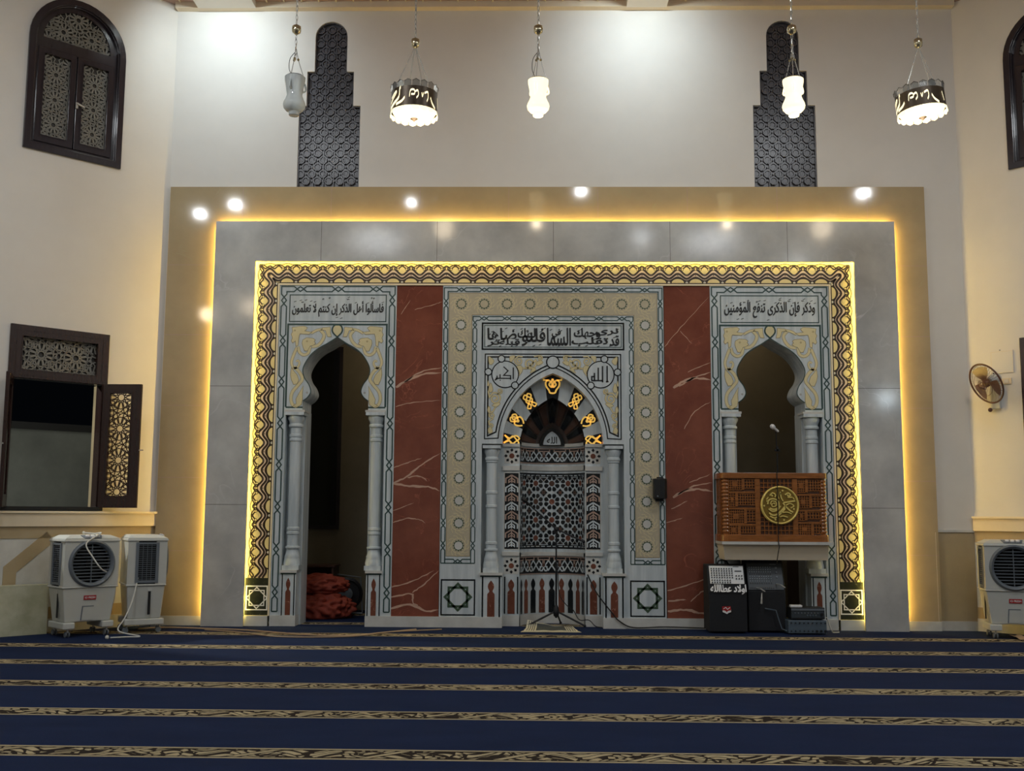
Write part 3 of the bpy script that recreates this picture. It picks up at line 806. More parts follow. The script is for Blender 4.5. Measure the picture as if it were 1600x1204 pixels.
def column(parent, x, y, z0, z1, r, zr, label=None):
    """plinth, bell base, ringed shaft and capital"""
    H = z1 - z0; c = (x, y, 0)
    s = MB()
    prof = [(r * 1.02, z0 + .17 * 1), (r, z0 + .26)]
    def ring(z): return [(r, z - .022), (r * 1.16, z - .014), (r * 1.16, z + .014), (r, z + .022)]
    for z in zr: prof += ring(z)
    prof += [(r * .98, z1 - .17)]
    s.lathe(prof, c, white, 24)
    so = s.build('column', parent, smooth=40)
    b_ = MB(); k = r * 1.5
    b_.box(x - k, x + k, y - k, y + k, z0, z0 + .06, white)
    b_.lathe([(r * 1.55, z0 + .06), (r * 1.58, z0 + .09), (r * 1.45, z0 + .13), (r * 1.38, z0 + .16), (r * 1.42, z0 + .17), (r * 1.2, z0 + .21), (r * 1.05, z0 + .25), (r * 1.02, z0 + .275), (r * 1.32, z0 + .28), (r * 1.32, z0 + .30), (r, z0 + .31)], c, white, 24)
    b_.build('base', so, smooth=40)
    t_ = MB()
    t_.lathe([(r, z1 - .20), (r * 1.30, z1 - .19), (r * 1.34, z1 - .175), (r * 1.30, z1 - .16), (r * 1.12, z1 - .15), (r * 1.25, z1 - .12), (r * 1.5, z1 - .085), (r * 1.52, z1 - .06), (r * 1.4, z1 - .05), (r * 1.4, z1 - .04)], c, white, 24)
    k = r * 1.72; t_.box(x - k, x + k, y - k, y + k, z1 - .04, z1, white)
    t_.build('capital', so, smooth=40)
    return so
def pedestal(parent, T, x0, x1, z1, d0, d1, zb=.135):
    """plinth block with a lobed red inlay between dark bars and a ledge on top"""
    p = MB(T); c = (x0 + x1) / 2; wd = x1 - x0
    p.rect(x0, x1, 0, z1, d0, d1, white); p.rect(x0 - .005, x1 + .005, 0, zb, d0, d1 + .012, whiteb)
    p.rect(x0 - .012, x1 + .012, z1, z1 + .032, d0, d1 + .03, whiteb)
    h = z1 - zb - .04
    p.flat([(c + x, zb + .004 + z) for x, z in keyhole_inlay(wd * .17, h - .03)], d1 + .003, redin)
    for sx in (-1, 1): p.stroke([(c + sx * wd * .39, zb), (c + sx * wd * .39, z1 - .02)], wd * .07, d1 + .003, blackm)
    p.stroke([(c - wd * .5, z1 - .012), (c + wd * .5, z1 - .012)], .02, d1 + .003, green)
    return p.build('pedestal', parent)

# ------------------------------------------------------------------ arched doorways
NECK = spline([(.435, 2.92), (.372, 2.97), (.334, 3.045), (.362, 3.14), (.420, 3.225), (.447, 3.325), (.418, 3.425), (.338, 3.545), (.245, 3.625), (.130, 3.69), (0, 3.775)], 5)
KEY = [(.435, 2.80)] + NECK + [(-x, z) for x, z in reversed(NECK[:-1])] + [(-.435, 2.80)]
ZX = lambda zx, zy: ((zx - 697) * .001475, 4.473 - (zy / 5.714 - 17) * .00855)     # tracing of the doorway ornament in metres
def portal(name, cx, label, verse, marks, box):
    root = thing(name, (cx, 0, 0), label, 'doorway', 'arched doorways')
    T = shifted(front, cx)
    p = MB(T)
    p.prism([(-.785, 2.80), (-.785, 4.478)] + [(.785, 4.478), (.785, 2.80)] + KEY, -.55, 0, white)
    for sx in (-1, 1):
        A = lambda x0, x1: (min(sx * x0, sx * x1), max(sx * x0, sx * x1))
        p.rect(*A(.655, .785), .0, 2.80, -.2, 0, white)
        p.rect(*A(.43, .785), .0, 2.80, -.55, -.2, white)
        p.rect(*A(.64, .785), 0, .135, -.2, .014, whiteb)
    # keyhole edge line
    p.stroke(KEY[1:-1], .012, .0022, green)
    zn = [.43 + .5486 * k for k in range(8)]
    chain_u(p, .726, 4.425, .185, zn, [-.51, 0, .51], .036, .017, .0025, green)
    p.frame(-.645, .645, 3.985, 4.345, .013, .0025, green)
    p.stroke([(-.66, 2.84), (-.66, 3.945), (.66, 3.945), (.66, 2.84)], .024, .0025, green)
    p.stroke([(-.66, 2.835), (-.435, 2.835)], .02, .0025, green); p.stroke([(.66, 2.835), (.435, 2.835)], .02, .0025, green)
    # drop at the crown
    dr = [(.0, 3.775), (.050, 3.825), (.068, 3.868), (.056, 3.915), (.03, 3.94)]
    dr = spline(dr, 4); full = dr + [(-x, z) for x, z in reversed(dr)]
    p.flat(full, .003, creamlight); p.stroke(full, .020, .0036, green)
    panel = p.build('portal_panel', root)
    # flat leaf ornament
    o = MB(T)
    def poly(zpts, mat=creamlight):
        for sx in (-1, 1):
            q = [ZX(*z) for z in zpts]; q = [(sx * x, z) for x, z in q]
            o.flat(q, .0040, mat); o.stroke(q, .005, .0046, creamline, True)
    def vine(zpts, wd, tp=None):
        for sx in (-1, 1):
            q = spline([ZX(*z) for z in zpts], 6); q = [(sx * x, z) for x, z in q]
            o.stroke(q, wd + .008, .0030, creamline, taper=tp); o.stroke(q, wd, .0036, creamlight, taper=tp)
    poly([(285, 478), (340, 470), (400, 466), (425, 480), (415, 498), (400, 510), (470, 520), (440, 540), (360, 535), (352, 560), (345, 640), (325, 650), (320, 600), (295, 618), (282, 600), (292, 570), (280, 540), (292, 515)])
    poly([(385, 590), (420, 570), (480, 575), (500, 590), (490, 605), (505, 620), (480, 640), (455, 645), (430, 690), (405, 688), (390, 655), (380, 620)])
    poly([(560, 480), (632, 473), (634, 520), (645, 562), (610, 560), (598, 530), (590, 505), (560, 500)])
    vine([(460, 530), (520, 500), (590, 490)], .028)
    vine([(545, 500), (578, 545), (560, 600), (520, 640), (470, 650)], .036)
    vine([(345, 650), (360, 700), (400, 725), (440, 705), (455, 650)], .034)
    vine([(335, 660), (310, 720), (290, 790), (310, 840), (345, 835), (362, 800), (350, 775), (330, 785)], .030, lambda t: 1.15 - .5 * t)
    vine([(315, 830), (365, 880), (392, 940), (360, 990), (310, 1050), (295, 1110), (310, 1165), (350, 1185)], .036)
    poly([(290, 840), (315, 870), (345, 905), (362, 950), (345, 985), (315, 990), (295, 950), (284, 900)])
    poly([(405, 1000), (398, 1060), (400, 1120), (390, 1170), (350, 1192), (318, 1175), (345, 1160), (340, 1120), (365, 1070)])
    for q in ((312, 505), (425, 602)):
        for sx in (-1, 1):
            x, z = ZX(*q); o.disc(sx * x, z, .012, .0048, creamline, 10); o.disc(sx * x, z, .007, .0052, creamlight, 8)
    for sx in (-1, 1): o.disc(sx * .382, 3.03, .012, .0036, greyst, 10); o.disc(sx * .382, 3.03, .008, .004, whiteb, 10)
    o.build('leaf_ornament', panel)
    # verse
    t = MB(T)
    lettering(t, verse, *box, 0.004, letter, bold=.008, heavy=.006)
    for zx, zz, k in marks:
        if k == 0: t.stroke([(zx - .016, zz - .006), (zx + .016, zz + .006)], .007, .004, letter)
        elif k == 1: t.stroke([(zx - .018, zz + .008), (zx - .006, zz - .006), (zx + .004, zz + .006), (zx + .016, zz - .004)], .007, .0042, letter)
        else: t.stroke(spiral(zx, zz, .012, .004, 0, .9, 10), .007, .0042, letter)
    t.build('inscription', panel)
    for sx in (-1, 1):
        pedestal(root, T, min(sx * .455, sx * .655), max(sx * .455, sx * .655), .68, -.2, .0)
        im = MB(T); im.rect(min(sx * .40, sx * .665), max(sx * .40, sx * .665), 2.772, 2.80, -.3, .025, whiteb); im.build('impost', root)
        column(root, cx + sx * .535, .10, .713, 2.772, .073, (1.19, 1.245, 2.41, 2.465))
    return root
MK1 = [(-.57 + .07, 4.27, 0), (.60, 4.245, 0), (.45, 4.30, 2), (.48, 4.295, 2), (.40, 4.235, 0), (.24, 4.24, 0), (.145, 4.315, 0), (.135, 4.285, 1), (-.115, 4.30, 2), (-.20, 4.285, 2), (-.31, 4.25, 0), (-.36, 4.26, 0), (-.43, 4.275, 0), (-.475, 4.245, 1), (-.575, 4.255, 0), (.05, 4.03, 0), (-.01, 4.04, 0)]
MK2 = [(.60, 4.245, 0), (.555, 4.275, 0), (.46, 4.30, 0), (.44, 4.275, 1), (.32, 4.25, 0), (.26, 4.27, 1), (.27, 4.295, 0), (.145, 4.31, 0), (.14, 4.285, 1), (.08, 4.25, 0), (-.06, 4.28, 0), (-.13, 4.275, 0), (-.165, 4.26, 2), (-.28, 4.275, 2), (-.33, 4.255, 1), (-.50, 4.25, 0), (-.42, 4.03, 0), (-.36, 4.035, 0), (-.02, 4.02, 0)]
portal('arched_doorway', -2.87, 'left white marble doorway with keyhole arch, open to a dark store room', 'فاسألوا أهل الذكر إن كنتم لا تعلمون', MK1, (-.615, .615, 4.045, 4.265))
portal('arched_doorway', 2.868, 'right white marble doorway with keyhole arch above the wooden balcony', 'وذكر فإن الذكرى تنفع المؤمنين', MK2, (-.60, .60, 4.045, 4.265))

# ------------------------------------------------------------------ prayer niche
mih = thing('prayer_niche', (0, 0, 0), 'central arched prayer niche of white marble with black and gold inlay', 'prayer niche')
SP = 2.365
OUTW, OUTH, INW, INH, DP = .66, .935, .432, .635, -.20
p = MB()
arch = pointed(OUTW, OUTH, SP)
p.prism([(-.93, .0), (-1.465, .0), (-1.465, 4.478), (1.465, 4.478), (1.465, 0), (.93, 0), (.93, SP)] + arch[::-1] + [(-.93, SP)], DP, 0, white)
for sx in (-1, 1): p.rect(min(sx * .93, sx * 1.465), max(sx * .93, sx * 1.465), 0, .135, 0, .014, whiteb)
# cream band with rosettes
cz0, cz1, cx0, cx1 = .905, 4.375, 1.075, 1.382
p.flat([(-cx1, cz0), (-cx1, cz1), (cx1, cz1), (cx1, cz0), (cx0, cz0), (cx0, 4.078), (-cx0, 4.078), (-cx0, cz0)], .0015, cream)
p.stroke([(-cx1, cz0), (-cx1, cz1), (cx1, cz1), (cx1, cz0), (cx0, cz0), (cx0, 4.078), (-cx0, 4.078), (-cx0, cz0)], .007, .0024, creamline, True)
zn = [1.04 + .2905 * k for k in range(12)]
xn = [.305 * k for k in range(-4, 5)]
chain_u(p, 1.424, 4.42, .815, zn, xn, .0255, .0145, .0025, green, cap=False)
chain_u(p, 1.036, 4.032, .815, zn[:-1], [.305 * k for k in range(-3, 4)], .0255, .0125, .0025, green, cap=False)
for sx in (-1, 1):
    chain_h(p, min(sx * 1.398, sx * 1.062), max(sx * 1.398, sx * 1.062), .84, [sx * 1.23], .0255, .0135, .0025, green)
    p.stroke([(sx * 1.45, .815), (sx * 1.01, .815)], .0135, .0025, green)
rs = [(x, 4.227) for x in xn] + [(sx * 1.222, z) for sx in (-1, 1) for z in zn[:-1]]
for x, z in rs:                                  # pierced twelve-point rosettes and their girih net
    for k in range(12):
        a = 2 * PI * k / 12
        p.flat([(x + .060 * cos(a - .2), z + .060 * sin(a - .2)), (x + .078 * cos(a), z + .078 * sin(a)), (x + .060 * cos(a + .2), z + .060 * sin(a + .2))], .0022, green2)
        p.stroke([(x + .085 * cos(a), z + .085 * sin(a)), (x + .125 * cos(a + .2), z + .125 * sin(a + .2)), (x + .145 * cos(a + .5), z + .145 * sin(a + .5))], .006, .0022, creamlight)
    p.disc(x, z, .062, .0026, green2, 24); p.disc(x, z, .053, .0032, cream if abs(z - 4.227) < .01 else whiteb, 24)
    p.stroke(arcpts(x, z, .098, 0, 2 * PI, 12)[:-1], .006, .0020, creamlight, True)
# text field
p.frame(-.935, .935, 3.618, 3.968, .020, .003, blackm); p.frame(-.905, .905, 3.648, 3.938, .009, .003, green)
# spandrels: double outlines
for e, wd_ in ((.0, .014), (.038, .018)):
    A = pointed(OUTW + .06 + e, OUTH + .085 + e * 1.2, SP)
    A = [q for q in A if q[1] > 2.43 + e]
    p.stroke([(-.895 + e, 2.43 + e), (-.895 + e, 3.553 - e), (.895 - e, 3.553 - e), (.895 - e, 2.43 + e)] + A[::-1], wd_, .0025 + e * .01, blackm, True)
for sx in (-1, 1):
    for x, z, r in ((.63, 3.283, .17), (.68, 3.49, .038), (.853, 3.315, .038), (.50, 3.137, .038)):
        p.disc(sx * x, z, r + .014, .0042 if r > .1 else .0048, blackm, 28); p.disc(sx * x, z, r, .0046 if r > .1 else .0052, white, 28)
p.disc(0, 3.447, .090, .0042, blackm, 28); p.disc(0, 3.447, .074, .0048, white, 28)
# star panels at the feet
for sx in (-1, 1):
    c = sx * 1.222
    p.frame(c - .215, c + .215, .158, .602, .018, .0025, blackm)
    star8(p, c, .385, .168, .0028, green2, .030)
    for k in range(8):
        a = PI / 8 + k * PI / 4
        p.flat([(c + .13 * cos(a - .12), .385 + .13 * sin(a - .12)), (c + .168 * cos(a - PI / 8), .385 + .168 * sin(a - PI / 8)), (c + .13 * cos(a + .12), .385 + .13 * sin(a + .12))], .0026, green2)
panel = p.build('niche_panel', mih)
# cream arabesque
def arab(swirls, leaves):
    for sx in (-1, 1):
        o = MB()
        for cx, cz, r, turns, a0, wd_, tail in swirls:
            q = [(sx * x, z) for x, z in list(tail) + spiral(cx, cz, r, r * .16, a0, turns)]
            o.stroke(q, wd_ + .006, .0030, creamline); o.stroke(q, wd_, .0036, creamlight)
        for pts in leaves:
            q = [(sx * x, z) for x, z in spline(pts, 4, True)]
            o.flat(q, .0034, creamlight); o.stroke(q, .004, .0042, creamline, True)
        o.build('arabesque', panel)
arab([(.30, 3.43, .085, 1.7, 2.6, .018, [(.46, 3.30), (.43, 3.36), (.33, 3.37)]), (.45, 3.46, .055, -1.5, .5, .014, [(.40, 3.52), (.46, 3.525)]), (.17, 3.50, .035, 1.4, 1.5, .012, [(.25, 3.52)])],
     [[(.40, 3.33), (.46, 3.25), (.44, 3.32), (.50, 3.38), (.42, 3.40)], [(.22, 3.35), (.30, 3.30), (.28, 3.36), (.38, 3.35), (.30, 3.385)], [(.50, 3.53), (.57, 3.52), (.56, 3.44), (.53, 3.47)], [(.13, 3.44), (.20, 3.40), (.21, 3.45), (.16, 3.47)]])
arab([(.76, 2.96, .080, 1.7, 1.2, .018, [(.82, 3.13), (.85, 3.05), (.835, 2.98)]), (.70, 3.06, .035, -1.3, 4.2, .012, [(.74, 3.02)]), (.80, 2.74, .045, -1.4, 1.8, .016, [(.72, 2.89), (.76, 2.84)]), (.81, 2.60, .030, 1.2, .6, .016, [(.78, 2.70), (.84, 2.66)])],
     [[(.82, 3.17), (.85, 3.08), (.82, 3.04), (.79, 3.08)], [(.69, 2.90), (.74, 2.85), (.80, 2.87), (.75, 2.90)], [(.845, 2.86), (.86, 2.80), (.83, 2.76), (.82, 2.82)], [(.79, 2.52), (.84, 2.50), (.85, 2.56), (.815, 2.59)], [(.855, 3.20), (.865, 3.13), (.84, 3.14)]])
arab([], [[(.78, 3.47), (.85, 3.52), (.84, 3.42), (.80, 3.42)]])
# central verse: two stacked rows of letters
t = MB(); K = lambda zx, zy: ((zx - 782) * .00121, 3.968 - (zy - 40) * .001255)
for wd_, x0, x1, y0, y1 in (('قد', 1400, 1508, 168, 282), ('نرى', 1245, 1500, 92, 170), ('تقلب', 985, 1388, 185, 285), ('وجهك', 1010, 1300, 88, 215), ('في', 768, 868, 100, 205), ('السما', 715, 980, 88, 284), ('فلنو', 440, 700, 92, 286), ('لينك', 395, 590, 90, 222), ('قبلة', 195, 420, 205, 290), ('تر', 60, 205, 215, 290), ('ضاها', 62, 385, 90, 222)):
    a, zt_ = K(x0, y0); b__, zb_ = K(x1, y1)
    lettering(t, wd_, a, b__, zb_, zt_, .004, letter, bold=.012, heavy=.005)
for zx, zy in ((1490, 105), (1455, 190), (1360, 215), (1240, 210), (1150, 280), (1095, 105), (1060, 120), (930, 260), (870, 120), (850, 280), (760, 110), (690, 95), (650, 130), (600, 165), (640, 270), (500, 120), (520, 150), (480, 180), (440, 100), (350, 110), (330, 240), (270, 95), (230, 130), (205, 285), (150, 240), (120, 130), (90, 160), (575, 280), (385, 280), (1280, 285), (1410, 280)):
    x, z = K(zx, zy)
    t.stroke([(x - .016, z - .007), (x + .016, z + .007)], .009, .0042, letter)
t.build('inscription', panel)
# round plaques with angular letters
t = MB(); cx_, cz_ = .63, 3.283
S = lambda pts: [(cx_ + (x - 1315) * .00126, cz_ - (y - 168) * .00126) for x, y in pts]
for q in ([(1383, 75), (1383, 245)], [(1335, 78), (1335, 250)], [(1290, 95), (1290, 225)], [(1340, 232), (1218, 232)], [(1222, 232), (1222, 190), (1250, 190), (1250, 232)], [(1250, 150), (1250, 195)], [(1370, 245), (1398, 240)]):
    t.stroke(S(q), .020, .0056, letter)
t.build('inscription', panel, label='angular black letters in the right round plaque')
t = MB(); cx_ = -.63
S = lambda pts: [(cx_ + (x - 315) * .00126, cz_ - (y - 165) * .00126) for x, y in pts]
for q in ([(400, 92), (400, 215)], [(372, 222), (372, 180), (300, 176), (345, 128), (298, 85)], [(380, 208), (215, 208)], [(262, 165), (262, 208)], [(230, 180), (230, 215), (205, 228)], [(258, 228), (268, 228)]):
    t.stroke(S(q), .016, .0056, letter)
t.build('inscription', panel, label='angular black letters in the left round plaque')

# ring of alternating blocks with gilt knots
def rayhit(wd_, h, a):
    c = (h * h - wd_ * wd_) / (2 * wd_); R = wd_ + c; ca = abs(cos(a))
    r = -c * ca + math.sqrt(max(0, R * R - (c * sin(a)) ** 2)); return r
ring = MB(); NV = 13; knots = []
for k in range(NV):
    a0, a1 = PI * k / NV, PI * (k + 1) / NV
    A = [a0 + (a1 - a0) * i / 5 for i in range(6)]
    q = [(rayhit(OUTW + .02, OUTH + .02, a) * cos(a), SP + rayhit(OUTW + .02, OUTH + .02, a) * sin(a)) for a in A] + [(rayhit(INW, INH, a) * cos(a), SP + rayhit(INW, INH, a) * sin(a)) for a in reversed(A)]
    ring.prism(q, DP - .04, DP - .002 * (k % 2), blackm if k % 2 == 0 else white)
    if k % 2 == 0: knots.append(((a0 + a1) / 2, k))
rg = ring.build('arch_ring', mih)
for a, k in knots:
    ri, ro = rayhit(INW, INH, a), rayhit(OUTW, OUTH, a); rm = (ri + ro) / 2; hl = (ro - ri) / 2
    ux, uz = cos(a), sin(a)                      # local axes: r outwards, s sideways
    T = lambda s, r, d=0: front((rm + r) * ux - s * uz, SP + (rm + r) * uz + s * ux, d)
    g = MB(T); D = DP + .004; m = .105
    if k == 6:
        for sx in (-1, 1):
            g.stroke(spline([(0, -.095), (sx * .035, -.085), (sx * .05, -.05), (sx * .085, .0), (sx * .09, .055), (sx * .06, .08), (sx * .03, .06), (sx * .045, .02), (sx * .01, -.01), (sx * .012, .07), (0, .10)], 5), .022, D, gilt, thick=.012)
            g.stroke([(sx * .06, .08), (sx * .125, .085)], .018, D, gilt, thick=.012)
    elif k in (4, 8):
        for sx in (-1, 1):
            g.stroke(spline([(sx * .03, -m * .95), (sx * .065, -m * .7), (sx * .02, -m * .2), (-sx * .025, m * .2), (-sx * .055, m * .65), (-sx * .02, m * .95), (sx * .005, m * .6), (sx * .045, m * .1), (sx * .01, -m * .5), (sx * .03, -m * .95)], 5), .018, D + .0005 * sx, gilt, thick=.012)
    elif k in (2, 10):
        for sx in (-1, 1):
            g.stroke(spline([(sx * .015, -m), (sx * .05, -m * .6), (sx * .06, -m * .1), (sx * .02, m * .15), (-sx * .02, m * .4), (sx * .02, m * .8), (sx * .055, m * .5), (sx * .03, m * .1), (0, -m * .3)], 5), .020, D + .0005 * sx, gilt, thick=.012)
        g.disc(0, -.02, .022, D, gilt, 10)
    else:
        for sx in (-1, 1):
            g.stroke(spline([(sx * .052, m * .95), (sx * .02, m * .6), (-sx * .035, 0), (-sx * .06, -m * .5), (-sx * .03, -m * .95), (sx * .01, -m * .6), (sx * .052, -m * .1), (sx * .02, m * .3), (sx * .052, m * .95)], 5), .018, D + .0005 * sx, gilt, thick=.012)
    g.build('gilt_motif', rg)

# half dome of radiating flutes
RN_ = .432
def domeT(a, t, d=0):
    r = rayhit(INW, INH, a); s_, c_ = sin(t * PI / 2), cos(t * PI / 2)
    k = 1 - d / .43
    return (r * cos(a) * s_ * k, -DP + .43 * c_ * k, SP + r * sin(a) * s_ * k)
p = MB(domeT); na, ntt = 44, 14
p.raw([domeT(PI * i / na, j / ntt) for j in range(ntt + 1) for i in range(na + 1)],
      [[j * (na + 1) + i, j * (na + 1) + i + 1, (j + 1) * (na + 1) + i + 1, (j + 1) * (na + 1) + i] for j in range(ntt) for i in range(na)], greyst)
NW = 11
for k in range(NW):
    a0, a1 = .13 + (PI - .26) * k / NW, .13 + (PI - .26) * (k + 1) / NW; e = (a1 - a0) * .13
    t0, t1 = .36, .90
    vs = []; fs = []; nn = 8
    for j in range(nn + 1):
        t = t0 + (t1 - t0) * j / nn
        for i in range(5):
            u = i / 4; tt = t if j < nn else t1 + .055 * (1 - (2 * u - 1) ** 2)
            vs.append(domeT(a0 + e + (a1 - a0 - 2 * e) * u, tt, .012))
    for j in range(nn):
        for i in range(4): fs.append([j * 5 + i, j * 5 + i + 1, (j + 1) * 5 + i + 1, (j + 1) * 5 + i])
    p.raw(vs, fs, blackm if k % 2 else brownst)
for sx in (0, 1):
    A = [.02, .06, .10] if not sx else [PI - .10, PI - .06, PI - .02]
    vs = [domeT(a, .36 + .6 * j / 8, .012) for j in range(9) for a in A]
    p.raw(vs, [[j * 3 + i, j * 3 + i + 1, (j + 1) * 3 + i + 1, (j + 1) * 3 + i] for j in range(8) for i in range(2)], blackm)
do = p.build('half_dome', mih, smooth=50)
tb = lambda x, z, d=0: front(x, z, DP - .36 + d)
p = MB(tb); q = pointed(.17, .245, SP + .012)
p.prism(q, -.06, 0, blackm); q2 = pointed(.125, .19, SP + .022); p.flat(q2, .003, greyst); p.flat(pointed(.118, .182, SP + .024), .004, white)
lettering(p, 'الله', -.07, .07, SP + .04, SP + .135, .006, letter, bold=.02)
p.build('inset_plaque', do)

# curved wall of the niche
def nicheT(u, z, d=0):
    a = u / RN_; r = RN_ - d; return (r * sin(a), -DP + r * cos(a), z)
UM = RN_ * PI / 2
p = MB(nicheT)
def band(z0, z1, d, mat, n=32):
    p.raw([nicheT(-UM + 2 * UM * i / n, z, d) for z in (z0, z1) for i in range(n + 1)], [[i, i + 1, n + 2 + i, n + 1 + i] for i in range(n)], mat)
def hline(z, wd_, d, mat): band(z - wd_ / 2, z + wd_ / 2, d, mat)
def ledge(z0, z1, pr):
    band(z0, z1, pr, whiteb)
    for z in (z0, z1):
        p.raw([nicheT(-UM + 2 * UM * i / 32, z, d) for d in (0, pr) for i in range(33)], [[i, i + 1, 34 + i, 33 + i] for i in range(32)], whiteb)
za = {k: zat(k, .55) for k in (693, 698, 700, 724.5, 728, 735, 739, 857, 862, 868, 869, 897, 900, 903, 957)}
band(0, SP + .01, 0, white)
ledge(za[698], za[693], .02); ledge(za[735], za[728], .018); ledge(za[868], za[862], .02)
def interlace(z0, z1, T, u0, u1, per_, D):
    zc, h = (z0 + z1) / 2, (z1 - z0) / 2
    n = max(1, round((u1 - u0) / per_)); pp = (u1 - u0) / n
    def S(pts, w_, d, m): p.stroke(pts, w_, d, m, T=T)
    nn = 24 if u1 - u0 > .5 else 4
    for i in range(nn):
        a, b2 = u0 + (u1 - u0) * i / nn, u0 + (u1 - u0) * (i + 1) / nn
        p.frect(a, b2, z0, z1, D, blackm, T=T)
        for z, m in ((z0 + .007, tan), (z1 - .007, tan)): p.frect(a, b2, z - .007, z + .007, D + .002, m, T=T)
    for i in range(n):
        c = u0 + (i + .5) * pp; w_ = .0175
        for sx in (-1, 1):
            S([(c + sx * pp * .5, zc), (c + sx * pp * .30, zc + h * .55), (c + sx * pp * .10, zc), (c - sx * pp * .10, zc - h * .62), (c - sx * pp * .22, zc - h * .62)], w_, D + .003 + .0006 * sx, white)
            S([(c + sx * pp * .5, zc), (c + sx * pp * .30, zc - h * .55), (c + sx * pp * .10, zc)], w_, D + .0032, white)
            S([(c + sx * pp * .36, zc + h * .95), (c + sx * pp * .36, zc + h * .62), (c + sx * pp * .04, zc + h * .62), (c + sx * pp * .04, zc + h * .15)], w_ * .8, D + .0028, tan)
            S([(c - sx * pp * .22, zc - h * .62), (c - sx * pp * .22, zc - h * .1)], w_ * .8, D + .0028, white)
        p.flat([(c, zc - .03), (c + .028, zc), (c, zc + .03), (c - .028, zc)], D + .004, brownst, T=T)
interlace(za[724.5], za[700], nicheT, -UM, UM, .225, .004)
interlace(za[897], za[869], nicheT, -UM, UM, .225, .004)
# rosette field
z0, z1 = za[857], za[739]
hline(z1 - .012, .024, .003, blackm); hline(z0 + .012, .024, .003, blackm)
hline(z1 - .045, .012, .003, blackm); hline(z0 + .045, .012, .003, blackm)
for s in range(-8, 9):
    for z in (z1 - .028, z0 + .028): p.frect(s * .08 - .012, s * .08 + .012, z - .01, z + .01, .004, blackm)
rowz = [zat(y, .55) for y in (754.8, 783.3, 811.8, 840.3)]
cols = [k * .232 for k in range(-2, 3)]
def rosette(x, z, r, mc):
    for k in range(8):
        a = PI * k / 4 + PI / 8
        pts = [(x + r * q * cos(a) - s * r * sin(a), z + r * q * sin(a) + s * r * cos(a)) for q, s in ((.42, 0), (.60, .19), (.80, .275), (.97, .20), (1.05, 0), (.97, -.20), (.80, -.275), (.60, -.19))]
        p.flat(pts, .0052, blackm)
    p.disc(x, z, r * .36, .0052, mc, 8, a0=PI / 8)
for i, z in enumerate(rowz):
    for j, x in enumerate(cols):
        rosette(x, z, .108, redin if (i + j) % 3 != 2 else brownst)
dz = rowz[0] - rowz[1]
for i in range(5):
    z = rowz[0] + dz / 2 - dz * i
    for k in range(-3, 3):
        x = (k + .5) * .232
        if abs(x) > UM - .02: continue
        e = 1 if 0 < i < 4 else 0
        lo_, hi_ = (.062, .062)
        q = [(x, z + .062), (x + .062, z), (x, z - .062), (x - .062, z)] if e else ([(x - .06, z0 + .055), (x, z0 + .115), (x + .06, z0 + .055)] if i == 4 else [(x - .06, z1 - .055), (x, z1 - .115), (x + .06, z1 - .055)])
        p.flat(q, .0042, greyst); p.stroke(q, .008, .0075, white, True)
        if e:
            for sx, sz in ((0, .036), (.036, 0), (0, -.036), (-.036, 0)): p.flat([(x + sx, z + sz + .017), (x + sx + .017, z + sz), (x + sx, z + sz - .017), (x + sx - .017, z + sz)], .0085, blackm)
            p.disc(x, z, .016, .0085, redin if (i + k) % 2 else brownst, 8)
        else: p.flat([(q[0][0] + .03, q[0][1]), (x, (q[0][1] + q[1][1]) / 2 + (.01 if i == 4 else -.01)), (q[2][0] - .03, q[2][1])], .0085, blackm)
# lobed panels round the foot
zb_, zt_ = za[957], za[903]
for k, x in enumerate([j * .135 for j in range(-4, 5)]):
    p.flat([(x + q, zb_ + s) for q, s in keyhole_inlay(.042, zt_ - zb_)], .0045, blackm if k % 2 == 0 else redin)
band(0, za[957] - .012, .012, whiteb)
p.build('niche_wall', mih, smooth=30)
